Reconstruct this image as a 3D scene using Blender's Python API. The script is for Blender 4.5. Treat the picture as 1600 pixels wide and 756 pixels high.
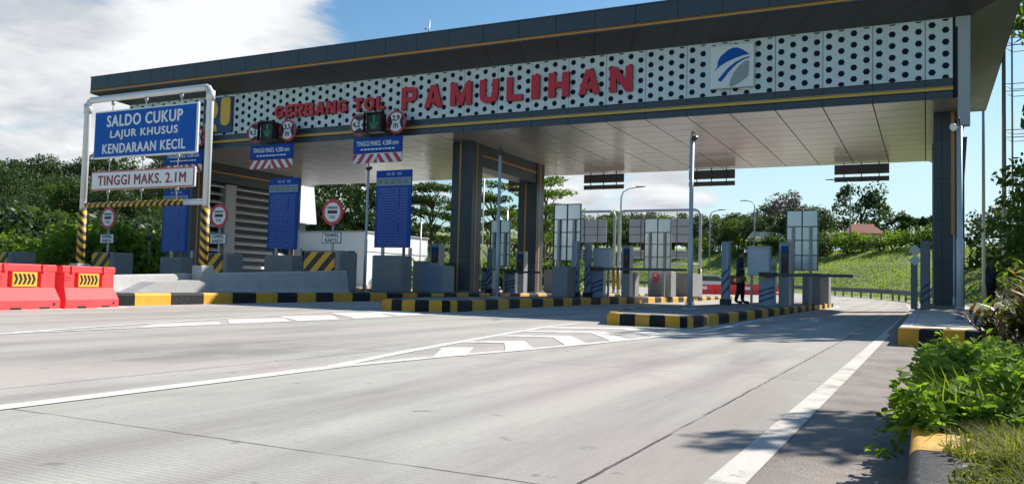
import bpy, bmesh, math, random
import numpy as np
from mathutils import Vector, Matrix
R = math.radians
PI = math.pi
for o in list(bpy.data.objects): bpy.data.objects.remove(o)
SC = bpy.context.scene
COL = SC.collection

# ------------------------------------------------------------------ camera
CAM_H = 0.65
F_PX, YAW, PITCH, ROLL = 1296.9, 0.46336, 0.05134, 0.02545
fw = Vector((-math.sin(YAW)*math.cos(PITCH), math.cos(YAW)*math.cos(PITCH), math.sin(PITCH)))
r0 = Vector((math.cos(YAW), math.sin(YAW), 0)); u0 = r0.cross(fw)
rt = r0*math.cos(ROLL)+u0*math.sin(ROLL); up = -r0*math.sin(ROLL)+u0*math.cos(ROLL)
cam = bpy.data.cameras.new('camera'); co = bpy.data.objects.new('camera', cam); COL.objects.link(co)
cam.sensor_width = 36; cam.sensor_fit = 'HORIZONTAL'; cam.lens = 36*F_PX/1600
cam.clip_start = 0.05; cam.clip_end = 6000
m = Matrix.Identity(4)
for i in range(3):
    m[i][0] = rt[i]; m[i][1] = up[i]; m[i][2] = -fw[i]
m[2][3] = CAM_H
co.matrix_world = m
SC.camera = co

def kx(px, py=445):          # X per metre of Y along the sight line of a bearing
    d = fw*F_PX+rt*(px-800)-up*(py-378)
    return d.x/d.y
def bearing(px, py):
    return (fw*F_PX+rt*(px-800)-up*(py-378)).normalized()

# ------------------------------------------------------------------ sun, sky, exposure
SUN_A, SUN_B = 0.60, 1.18                      # metres of shadow in -X and -Y for one metre of height
sund = Vector((SUN_A, SUN_B, 1)).normalized()
SUN_EL = math.asin(sund.z); SUN_AZ = math.atan2(sund.x, sund.y)
sl = bpy.data.lights.new('sun', 'SUN'); so = bpy.data.objects.new('sun', sl); COL.objects.link(so)
sl.energy = 5.0; sl.angle = R(0.5); sl.color = (1.0, 0.93, 0.85)
so.rotation_euler = sund.to_track_quat('Z', 'Y').to_euler()
so.location = (0, 0, 60)

W = bpy.data.worlds.new('World'); SC.world = W; W.use_nodes = True
SKY_STRENGTH = 0.05
def build_world():
    nt = W.node_tree; N = nt.nodes; L = nt.links; N.clear()
    out = N.new('ShaderNodeOutputWorld'); bg = N.new('ShaderNodeBackground'); bg.inputs['Strength'].default_value = SKY_STRENGTH
    sky = N.new('ShaderNodeTexSky'); sky.sky_type = 'NISHITA'; sky.sun_disc = False
    sky.sun_elevation = SUN_EL; sky.sun_rotation = SUN_AZ; sky.air_density = 1.3; sky.dust_density = 0.6; sky.ozone_density = 2.2
    tc = N.new('ShaderNodeTexCoord')
    def math_(op, a, b=None, c=None, clamp=False):
        n = N.new('ShaderNodeMath'); n.operation = op; n.use_clamp = clamp
        for i, v in enumerate((a, b, c)):
            if v is None: continue
            if isinstance(v, (int, float)): n.inputs[i].default_value = v
            else: L.new(v, n.inputs[i])
        return n.outputs[0]
    def vmath(op, a, b=None):
        n = N.new('ShaderNodeVectorMath'); n.operation = op
        for i, v in enumerate((a, b)):
            if v is None: continue
            if isinstance(v, tuple): n.inputs[i].default_value = v
            else: L.new(v, n.inputs[i])
        return n
    d = vmath('NORMALIZE', tc.outputs['Generated']).outputs[0]
    sep = N.new('ShaderNodeSeparateXYZ'); L.new(d, sep.inputs[0])
    den = math_('ADD', math_('MAXIMUM', sep.outputs['Z'], 0.0), 0.22)
    comb = N.new('ShaderNodeCombineXYZ')
    L.new(math_('DIVIDE', sep.outputs['X'], den), comb.inputs[0]); L.new(math_('DIVIDE', sep.outputs['Y'], den), comb.inputs[1])
    L.new(math_('MULTIPLY', sep.outputs['Z'], 1.6), comb.inputs[2])
    def noise(scale, detail, rough, off=(0, 0, 0), dist=0.0):
        n = N.new('ShaderNodeTexNoise'); n.inputs['Scale'].default_value = scale; n.inputs['Detail'].default_value = detail
        n.inputs['Roughness'].default_value = rough; n.inputs['Distortion'].default_value = dist
        L.new(vmath('ADD', comb.outputs[0], off).outputs[0], n.inputs['Vector']); return n.outputs['Fac']
    def lobe(px, py, inner, outer, amp):
        b = bearing(px, py)
        dt = vmath('DOT_PRODUCT', d, (b.x, b.y, b.z)).outputs['Value']
        mr = N.new('ShaderNodeMapRange'); mr.interpolation_type = 'SMOOTHSTEP'
        L.new(dt, mr.inputs['Value'])
        mr.inputs['From Min'].default_value = math.cos(R(outer)); mr.inputs['From Max'].default_value = math.cos(R(inner))
        mr.inputs['To Min'].default_value = 0; mr.inputs['To Max'].default_value = amp
        return mr.outputs[0]
    n1 = noise(2.3, 10, 0.62, (3.1, 1.7, 0.4), 0.5)
    bias = math_('ADD', lobe(40, 150, 8, 27, 0.30), -0.06)
    for a in [(330, 60, 1, 9, 0.15), (545, -10, 1, 7, 0.17), (760, 40, 5, 16, -0.20), (1195, 300, 1, 5, 0.27), (960, 300, 2, 8, 0.33), (1060, 300, 1, 4, 0.16),
              (1350, 220, 4, 12, -0.2), (1640, 260, 4, 14, 0.24), (700, 300, 3, 12, 0.3), (-300, 100, 10, 40, 0.15), (800, -1500, 30, 75, -0.2)]:
        bias = math_('ADD', bias, lobe(*a))
    dens = math_('ADD', n1, bias)
    mr = N.new('ShaderNodeMapRange'); mr.interpolation_type = 'SMOOTHSTEP'; L.new(dens, mr.inputs['Value'])
    mr.inputs['From Min'].default_value = 0.50; mr.inputs['From Max'].default_value = 0.74
    shade = noise(2.6, 7, 0.6, (9.0, 4.2, 2.0), 0.3)
    sh = N.new('ShaderNodeMapRange'); L.new(math_('ADD', shade, lobe(330, 70, 1, 7, 0.16)), sh.inputs['Value']); sh.inputs['From Min'].default_value = 0.38; sh.inputs['From Max'].default_value = 0.62
    ramp = N.new('ShaderNodeMixRGB'); L.new(sh.outputs[0], ramp.inputs[0])
    ramp.inputs[1].default_value = (6.9, 7.4, 8.0, 1); ramp.inputs[2].default_value = (11.2, 11.3, 11.5, 1)
    # pale air towards the horizon
    hz = N.new('ShaderNodeMapRange'); hz.interpolation_type = 'SMOOTHSTEP'; L.new(sep.outputs['Z'], hz.inputs['Value'])
    hz.inputs['From Min'].default_value = 0.34; hz.inputs['From Max'].default_value = -0.02; hz.inputs['To Min'].default_value = 0.0; hz.inputs['To Max'].default_value = 0.5
    skm = N.new('ShaderNodeMixRGB'); skm.blend_type = 'MULTIPLY'; skm.inputs[0].default_value = 1; L.new(sky.outputs[0], skm.inputs[1]); skm.inputs[2].default_value = (0.86, 1.22, 1.44, 1)
    air = N.new('ShaderNodeMixRGB'); L.new(math_('MULTIPLY', hz.outputs[0], math_('ADD', lobe(1420, 330, 8, 32, 1.45), 0.5), None, True), air.inputs[0]); L.new(skm.outputs[0], air.inputs[1]); air.inputs[2].default_value = (8.6, 11.0, 11.8, 1)
    mix = N.new('ShaderNodeMixRGB'); L.new(mr.outputs[0], mix.inputs[0]); L.new(air.outputs[0], mix.inputs[1]); L.new(ramp.outputs[0], mix.inputs[2])
    L.new(mix.outputs[0], bg.inputs['Color']); L.new(bg.outputs[0], out.inputs[0])
build_world()
VS = SC.view_settings
VS.view_transform = 'Standard'; VS.look = 'None'; VS.exposure = 0.80; VS.gamma = 1; VS.use_curve_mapping = False
SC.cycles.max_bounces = 8; SC.cycles.diffuse_bounces = 4; SC.cycles.transparent_max_bounces = 8

# ------------------------------------------------------------------ materials
MATS = {}
def mat(name, col, rough=0.6, metal=0.0, var=0.12, vscale=3.0, bump=0.0, bscale=40.0, spec=0.5, emit=None, dirt=0.0, dscale=1.2, coat=0.0, chip=0.0):
    if name in MATS: return MATS[name]
    M = bpy.data.materials.new(name); M.use_nodes = True; nt = M.node_tree; N = nt.nodes; L = nt.links
    b = N['Principled BSDF']; b.inputs['Roughness'].default_value = rough; b.inputs['Metallic'].default_value = metal
    b.inputs['Specular IOR Level'].default_value = spec; b.inputs['Coat Weight'].default_value = coat
    tc = N.new('ShaderNodeTexCoord')
    nz = N.new('ShaderNodeTexNoise'); nz.inputs['Scale'].default_value = vscale; nz.inputs['Detail'].default_value = 6; nz.inputs['Roughness'].default_value = 0.65
    L.new(tc.outputs['Object'], nz.inputs['Vector'])
    mx = N.new('ShaderNodeMixRGB'); L.new(nz.outputs['Fac'], mx.inputs[0])
    c = Vector(col); lo = c*(1-var*1.6); hi = c*(1+var*1.6)
    mx.inputs[1].default_value = (*lo, 1); mx.inputs[2].default_value = (*[min(1, v) for v in hi], 1)
    src = mx.outputs[0]
    if dirt > 0:
        n2 = N.new('ShaderNodeTexNoise'); n2.inputs['Scale'].default_value = dscale; n2.inputs['Detail'].default_value = 9; n2.inputs['Roughness'].default_value = 0.72
        mp = N.new('ShaderNodeMapping'); mp.inputs['Scale'].default_value = (1, 1, 0.35); L.new(tc.outputs['Object'], mp.inputs[0]); L.new(mp.outputs[0], n2.inputs['Vector'])
        rp = N.new('ShaderNodeMapRange'); rp.inputs['From Min'].default_value = 0.5; rp.inputs['From Max'].default_value = 0.72; rp.inputs['To Max'].default_value = dirt
        L.new(n2.outputs['Fac'], rp.inputs['Value'])
        m2 = N.new('ShaderNodeMixRGB'); L.new(rp.outputs[0], m2.inputs[0]); L.new(src, m2.inputs[1]); m2.inputs[2].default_value = (0.09, 0.08, 0.07, 1); src = m2.outputs[0]
    if chip > 0:
        n3 = N.new('ShaderNodeTexNoise'); n3.inputs['Scale'].default_value = 14; n3.inputs['Detail'].default_value = 10; n3.inputs['Roughness'].default_value = 0.75; L.new(tc.outputs['Object'], n3.inputs['Vector'])
        r3 = N.new('ShaderNodeMapRange'); r3.inputs['From Min'].default_value = 0.60; r3.inputs['From Max'].default_value = 0.64; r3.inputs['To Max'].default_value = chip; L.new(n3.outputs['Fac'], r3.inputs['Value'])
        m3 = N.new('ShaderNodeMixRGB'); L.new(r3.outputs[0], m3.inputs[0]); L.new(src, m3.inputs[1]); m3.inputs[2].default_value = (0.30, 0.285, 0.26, 1); src = m3.outputs[0]
    L.new(src, b.inputs['Base Color'])
    if bump > 0:
        nb = N.new('ShaderNodeTexNoise'); nb.inputs['Scale'].default_value = bscale; nb.inputs['Detail'].default_value = 5; L.new(tc.outputs['Object'], nb.inputs['Vector'])
        bp = N.new('ShaderNodeBump'); bp.inputs['Strength'].default_value = bump; bp.inputs['Distance'].default_value = 0.01; L.new(nb.outputs['Fac'], bp.inputs['Height']); L.new(bp.outputs[0], b.inputs['Normal'])
    if emit:
        b.inputs['Emission Color'].default_value = (*emit[0], 1); b.inputs['Emission Strength'].default_value = emit[1]
    MATS[name] = M
    return M
def leaf_mat(name, c1, c2, trans=0.45, scale=0.6, rough=0.5):
    if name in MATS: return MATS[name]
    M = bpy.data.materials.new(name); M.use_nodes = True; nt = M.node_tree; N = nt.nodes; L = nt.links; N.clear()
    out = N.new('ShaderNodeOutputMaterial'); tc = N.new('ShaderNodeTexCoord'); geo = N.new('ShaderNodeNewGeometry'); oi = N.new('ShaderNodeObjectInfo')
    nz = N.new('ShaderNodeTexNoise'); nz.inputs['Scale'].default_value = scale; nz.inputs['Detail'].default_value = 4; L.new(tc.outputs['Object'], nz.inputs['Vector'])
    ad = N.new('ShaderNodeMath'); ad.operation = 'MULTIPLY_ADD'; L.new(geo.outputs['Random Per Island'], ad.inputs[0]); ad.inputs[1].default_value = 0.5; L.new(nz.outputs['Fac'], ad.inputs[2])
    a2 = N.new('ShaderNodeMath'); a2.operation = 'MULTIPLY_ADD'; L.new(oi.outputs['Random'], a2.inputs[0]); a2.inputs[1].default_value = 0.35; L.new(ad.outputs[0], a2.inputs[2])
    mr = N.new('ShaderNodeMapRange'); mr.inputs['From Min'].default_value = 0.45; mr.inputs['From Max'].default_value = 1.25; L.new(a2.outputs[0], mr.inputs['Value'])
    mx = N.new('ShaderNodeMixRGB'); L.new(mr.outputs[0], mx.inputs[0]); mx.inputs[1].default_value = (*c1, 1); mx.inputs[2].default_value = (*c2, 1)
    b = N.new('ShaderNodeBsdfPrincipled'); b.inputs['Roughness'].default_value = rough; b.inputs['Specular IOR Level'].default_value = 0.3; L.new(mx.outputs[0], b.inputs['Base Color'])
    t = N.new('ShaderNodeBsdfTranslucent'); hs = N.new('ShaderNodeMixRGB'); hs.blend_type = 'MULTIPLY'; hs.inputs[0].default_value = 1; L.new(mx.outputs[0], hs.inputs[1]); hs.inputs[2].default_value = (1.25, 1.3, 0.5, 1); L.new(hs.outputs[0], t.inputs['Color'])
    ms = N.new('ShaderNodeMixShader'); ms.inputs[0].default_value = trans; L.new(b.outputs[0], ms.inputs[1]); L.new(t.outputs[0], ms.inputs[2]); L.new(ms.outputs[0], out.inputs[0])
    MATS[name] = M
    return M
def stripe_mat(name, c1, c2, vec, freq, wear=0.12):
    """diagonal two-colour hazard stripes: sign(fract(dot(object coords, vec)*freq)-.5)"""
    if name in MATS: return MATS[name]
    M = mat(name, (0.5, 0.5, 0.5), 0.5); nt = M.node_tree; N = nt.nodes; L = nt.links; b = N['Principled BSDF']
    tc = N.new('ShaderNodeTexCoord'); vm = N.new('ShaderNodeVectorMath'); vm.operation = 'DOT_PRODUCT'; L.new(tc.outputs['Object'], vm.inputs[0]); vm.inputs[1].default_value = vec
    mu = N.new('ShaderNodeMath'); mu.operation = 'MULTIPLY'; L.new(vm.outputs['Value'], mu.inputs[0]); mu.inputs[1].default_value = freq
    fr = N.new('ShaderNodeMath'); fr.operation = 'FRACT'; L.new(mu.outputs[0], fr.inputs[0])
    gt = N.new('ShaderNodeMath'); gt.operation = 'GREATER_THAN'; L.new(fr.outputs[0], gt.inputs[0]); gt.inputs[1].default_value = 0.5
    mx = N.new('ShaderNodeMixRGB'); L.new(gt.outputs[0], mx.inputs[0]); mx.inputs[1].default_value = (*c1, 1); mx.inputs[2].default_value = (*c2, 1)
    nz = N.new('ShaderNodeTexNoise'); nz.inputs['Scale'].default_value = 9; nz.inputs['Detail'].default_value = 7; L.new(tc.outputs['Object'], nz.inputs['Vector'])
    rp = N.new('ShaderNodeMapRange'); rp.inputs['From Min'].default_value = 0.55; rp.inputs['From Max'].default_value = 0.75; rp.inputs['To Max'].default_value = wear*3; L.new(nz.outputs['Fac'], rp.inputs['Value'])
    m2 = N.new('ShaderNodeMixRGB'); L.new(rp.outputs[0], m2.inputs[0]); L.new(mx.outputs[0], m2.inputs[1]); m2.inputs[2].default_value = (0.16, 0.14, 0.12, 1)
    L.new(m2.outputs[0], b.inputs['Base Color'])
    return M

def road_material():
    M = bpy.data.materials.new('road_concrete'); M.use_nodes = True; nt = M.node_tree; N = nt.nodes; L = nt.links; b = N['Principled BSDF']
    tc = N.new('ShaderNodeTexCoord'); P = tc.outputs['Object']
    def noise(scale, sc=(1, 1, 1), det=8, ro=0.6, dist=0):
        mp = N.new('ShaderNodeMapping'); mp.inputs['Scale'].default_value = sc; L.new(P, mp.inputs[0])
        n = N.new('ShaderNodeTexNoise'); n.inputs['Scale'].default_value = scale; n.inputs['Detail'].default_value = det; n.inputs['Roughness'].default_value = ro; n.inputs['Distortion'].default_value = dist
        L.new(mp.outputs[0], n.inputs['Vector']); return n.outputs['Fac']
    def rng(v, a, b_, c=0.0, d=1.0):
        n = N.new('ShaderNodeMapRange'); n.inputs['From Min'].default_value = a; n.inputs['From Max'].default_value = b_; n.inputs['To Min'].default_value = c; n.inputs['To Max'].default_value = d; L.new(v, n.inputs['Value']); return n.outputs[0]
    def mth(op, a, b_=None, clamp=False):
        n = N.new('ShaderNodeMath'); n.operation = op; n.use_clamp = clamp
        for i, v in enumerate((a, b_)):
            if v is None: continue
            if isinstance(v, (int, float)): n.inputs[i].default_value = v
            else: L.new(v, n.inputs[i])
        return n.outputs[0]
    def mix(f, a, b_):
        n = N.new('ShaderNodeMixRGB')
        L.new(f, n.inputs[0])
        for i, v in ((1, a), (2, b_)):
            if isinstance(v, tuple): n.inputs[i].default_value = (*v, 1)
            else: L.new(v, n.inputs[i])
        return n.outputs[0]
    c = mix(noise(0.35, (1, .45, 1), 6, .6), (0.36, 0.33, 0.305), (0.475, 0.455, 0.43))
    gt_ = mix(rng(noise(0.55, (1, .5, 1), 3, .5, .6), .42, .58), (1.015, .99, .97), (.95, 1.0, .955))
    mu_ = N.new('ShaderNodeMixRGB'); mu_.blend_type = 'MULTIPLY'; mu_.inputs[0].default_value = 1; L.new(c, mu_.inputs[1]); L.new(gt_, mu_.inputs[2]); c = mu_.outputs[0]
    c = mix(rng(noise(0.75, (1, .6, 1), 5, .6, .8), .56, .68, 0, .30), c, (0.23, 0.21, 0.195))
    c = mix(rng(noise(0.9, (1.6, .22, 1), 8, .65, .4), .48, .70, 0, .62), c, (0.225, 0.205, 0.195))     # traffic staining, drawn out along the lanes
    c = mix(rng(noise(2.2, (1.3, .5, 1), 9, .7), .58, .75, 0, .35), c, (0.20, 0.185, 0.175))
    sepx = N.new('ShaderNodeSeparateXYZ'); L.new(P, sepx.inputs[0]); trk = None
    for cx_, wd in ((-1.35, .34), (-2.75, .34), (-2.05, .22), (-6.1, .4), (-7.5, .4), (-12.0, .4), (-13.3, .4)):
        a_ = rng(mth('ABSOLUTE', mth('ADD', sepx.outputs['X'], -cx_)), 0, wd, 1, 0); trk = a_ if trk is None else mth('MAXIMUM', trk, a_)
    c = mix(mth('MULTIPLY', trk, rng(noise(.7, (1.2, .16, 1), 8, .7, .5), .36, .62, 0, .55)), c, (0.20, 0.185, 0.175))
    pd = N.new('ShaderNodeVectorMath'); pd.operation = 'DISTANCE'; mpp = N.new('ShaderNodeMapping'); mpp.inputs['Scale'].default_value = (1, .55, 1); L.new(P, mpp.inputs[0]); L.new(mpp.outputs[0], pd.inputs[0]); pd.inputs[1].default_value = (-5.6, 3.0, 0)
    c = mix(mth('MULTIPLY', rng(pd.outputs['Value'], .4, 1.3, 1, 0), rng(noise(1.6, (1, .5, 1), 9, .7), .35, .6, 0, .6)), c, (0.17, 0.155, 0.14))
    c = mix(mth('MULTIPLY', rng(sepx.outputs['X'], -1.12, -.98, 0, 1), rng(noise(1.3, (1, .5, 1), 7), .3, .7, .30, .62)), c, (0.235, 0.212, 0.19))
    c = mix(rng(noise(5.5, (1, 1, 1), 3, .5), .68, .74, 0, .6), c, (0.14, 0.13, 0.12))
    c = mix(rng(noise(26, (1, 1, 1), 4, .7), .4, .75, 0, .28), c, (0.24, 0.23, 0.22))
    sep = N.new('ShaderNodeSeparateXYZ'); L.new(P, sep.inputs[0])
    wob = mth('MULTIPLY', mth('SUBTRACT', noise(3.0, (1, 1, 1), 4), 0.5), 0.035)
    def joint(axis, off, period, w):
        v = mth('ADD', mth('DIVIDE', mth('ADD', mth('ADD', sep.outputs[axis], wob), -off), period), 1000.5)
        f = mth('ABSOLUTE', mth('SUBTRACT', mth('FRACT', v), 0.5))
        return mth('LESS_THAN', mth('MULTIPLY', f, period), w)
    j = mth('MAXIMUM', joint('X', -1.02, 3.55, .008), joint('Y', 2.5, 3.95, .006))
    jj = mth('MULTIPLY', j, rng(noise(1.1), .38, .5, .25, .9))
    c = mix(jj, c, (0.06, 0.055, 0.05))
    L.new(c, b.inputs['Base Color'])
    b.inputs['Roughness'].default_value = 0.85; b.inputs['Specular IOR Level'].default_value = 0.1
    tine = N.new('ShaderNodeMath'); tine.operation = 'SINE'; L.new(mth('MULTIPLY', mth('ADD', sep.outputs['Y'], mth('MULTIPLY', wob, .25)), 210.0), tine.inputs[0])
    h = mth('ADD', mth('MULTIPLY', tine.outputs[0], 0.20), noise(60, (1, 1, 1), 4, .7))
    h = mth('SUBTRACT', h, mth('MULTIPLY', j, 3.0))
    bp = N.new('ShaderNodeBump'); bp.inputs['Strength'].default_value = 0.35; bp.inputs['Distance'].default_value = 0.006; L.new(h, bp.inputs['Height']); L.new(bp.outputs[0], b.inputs['Normal'])
    return M
M_ROAD = road_material()
M_ASPH = mat('shoulder_asphalt', (0.25, 0.222, 0.198), .85, var=.3, vscale=2.2, bump=.8, bscale=90, dirt=.5, dscale=2.5, spec=.12)
M_PAINT = mat('road_paint', (0.66, 0.645, 0.60), .75, var=.08, vscale=7, spec=.2, chip=.85, dirt=.6, dscale=4, bump=.3, bscale=80)
M_PAINTW = mat('worn_paint', (0.53, 0.505, 0.45), .8, var=.10, vscale=6, spec=.15, chip=.85, dirt=.7, dscale=4, bump=.3, bscale=80)
M_RAIL = mat('rail_steel', (0.19, 0.185, 0.175), .6, .3, var=.2, vscale=3, dirt=.4)
M_SOIL = mat('grass_soil', (0.14, 0.19, 0.04), .9, var=.35, vscale=.35, bump=1.0, bscale=5)
M_BED = mat('bed_soil', (0.07, 0.075, 0.03), .95, var=.5, vscale=3, bump=1.0, bscale=20)
M_PAVE = mat('island_paving', (0.50, 0.45, 0.37), .8, var=.2, vscale=2, bump=.4, bscale=40, dirt=.3)
M_PAVED = mat('island_paving_dark', (0.26, 0.25, 0.24), .85, var=.25, vscale=2, bump=.4, bscale=40, dirt=.45, spec=.1)
M_CONC = mat('wall_concrete', (0.46, 0.455, 0.44), .8, var=.16, vscale=1.6, bump=.4, bscale=25, dirt=.3, dscale=.9, spec=.2)
M_CONCD = mat('block_concrete', (0.25, 0.255, 0.26), .8, var=.16, vscale=1.6, bump=.4, bscale=25, dirt=.35, dscale=1.1, spec=.2)
M_YEL = mat('kerb_yellow', (0.66, 0.335, 0.016), .55, var=.14, vscale=5, dirt=.55, dscale=2.3, bump=.3, chip=.6)
M_BLK = mat('kerb_black', (0.015, 0.016, 0.019), .6, var=.4, vscale=6, dirt=.10, dscale=3, bump=.3, spec=.2, chip=.35)
M_DARK = mat('facade_dark', (0.046, 0.060, 0.082), .34, var=.12, vscale=.8, spec=.4, dirt=.22, dscale=2.2)
M_SOFD = mat('soffit_dark', (0.085, 0.082, 0.090), .42, var=.12, vscale=1)
M_SOFL = mat('soffit_grey', (0.31, 0.31, 0.325), .5, var=.05, vscale=1)
M_GAP = mat('joint_black', (0.012, 0.012, 0.014), .9)
M_CEIL = mat('ceiling_panel', (0.42, 0.40, 0.372), .17, var=.07, vscale=.7, spec=.6, dirt=.10, dscale=.8)
M_HEXW = mat('hex_panel_white', (0.67, 0.73, 0.77), .4, var=.06, vscale=.8, dirt=.22, dscale=2.4)
M_HEXD = mat('hex_hole_navy', (0.007, 0.012, 0.03), .7, var=.3, spec=.2)
M_ORG = mat('stripe_orange', (0.62, 0.27, 0.05), .4, var=.06)
M_YLINE = mat('stripe_yellow', (0.75, 0.42, 0.05), .4, var=.06)
M_STRIP = mat('cladding_grey', (0.42, 0.42, 0.44), .4, var=.05)
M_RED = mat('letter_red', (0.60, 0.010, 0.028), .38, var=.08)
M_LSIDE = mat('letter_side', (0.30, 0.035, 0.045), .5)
M_GALV = mat('galvanised', (0.40, 0.41, 0.42), .45, .6, var=.1, vscale=6)
M_PIPE = mat('pipe_painted', (0.72, 0.73, 0.73), .35, .2, var=.06)
M_GREYP = mat('pole_grey', (0.42, 0.46, 0.49), .45, .2, var=.1, vscale=3)
M_BLUE = mat('sign_blue', (0.002, 0.095, 0.44), .45, var=.06, spec=.2)
M_BLUE2 = mat('board_blue', (0.004, 0.062, 0.36), .5, var=.08, spec=.2)
M_WHT = mat('sign_white', (0.80, 0.81, 0.82), .4, var=.03)
M_REDS = mat('sign_red', (0.56, 0.03, 0.045), .4, var=.06)
M_MAROON = mat('sign_maroon', (0.27, 0.02, 0.045), .4, var=.06)
M_BLACK = mat('black_plastic', (0.018, 0.018, 0.02), .45)
M_STEEL = mat('machine_grey', (0.30, 0.32, 0.34), .4, .2, var=.08)
M_CAB = mat('cabinet_grey', (0.50, 0.53, 0.56), .45, var=.06)
M_NAVY = mat('motif_navy', (0.02, 0.05, 0.15), .45)
M_BLUEW = mat('motif_pale', (0.22, 0.28, 0.35), .45, var=.06)
M_BARR = mat('barrier_red', (0.84, 0.062, 0.066), .62, var=.10, vscale=4, dirt=.30, dscale=3, spec=.25)
M_BACK = mat('sign_back', (0.50, 0.51, 0.53), .45, .3, var=.06)
M_PBACK = mat('panel_back', (0.50, 0.54, 0.58), .22, .55, var=.10, vscale=1.5, dirt=.15)
M_WWALL = mat('white_wall', (0.80, 0.81, 0.82), .6, var=.05, vscale=.6)
M_GLASS = mat('dark_glass', (0.02, 0.025, 0.03), .08, spec=.8)
M_LOUV = mat('louvre_white', (0.72, 0.73, 0.74), .45)
M_DGREY = mat('dark_grey', (0.07, 0.075, 0.085), .5)
M_BARK = mat('bark', (0.12, 0.095, 0.07), .9, var=.4, vscale=6, bump=1, bscale=20)
M_POSTSTR = stripe_mat('post_stripe', (0.66, 0.36, 0.02), (0.02, 0.02, 0.022), (0.9, 0.35, 1.0), 4.2)
M_BARSTR = stripe_mat('bar_stripe', (0.66, 0.36, 0.02), (0.02, 0.02, 0.022), (1.0, 0.3, -0.9), 4.4)
M_HAZ = stripe_mat('hazard_panel', (0.72, 0.37, 0.02), (0.02, 0.02, 0.022), (1.0, 0.0, -1.0), 1.75, .06)
M_RWSTR = stripe_mat('red_white_panel', (0.75, 0.74, 0.74), (0.5, 0.03, 0.05), (1.0, 0, -.75), 2.4, .02)
M_RWSTR2 = stripe_mat('red_white_panel_mirrored', (0.75, 0.74, 0.74), (0.5, 0.03, 0.05), (1.0, 0, .75), 2.4, .02)
M_SKIN = mat('skin', (0.26, 0.14, 0.09), .55)
M_HAIR = mat('hair', (0.012, 0.010, 0.010), .6)
M_GRN = mat('led_green', (0.0, 0.35, 0.12), .5, emit=((0.02, 0.7, 0.28), 0.045))

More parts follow.
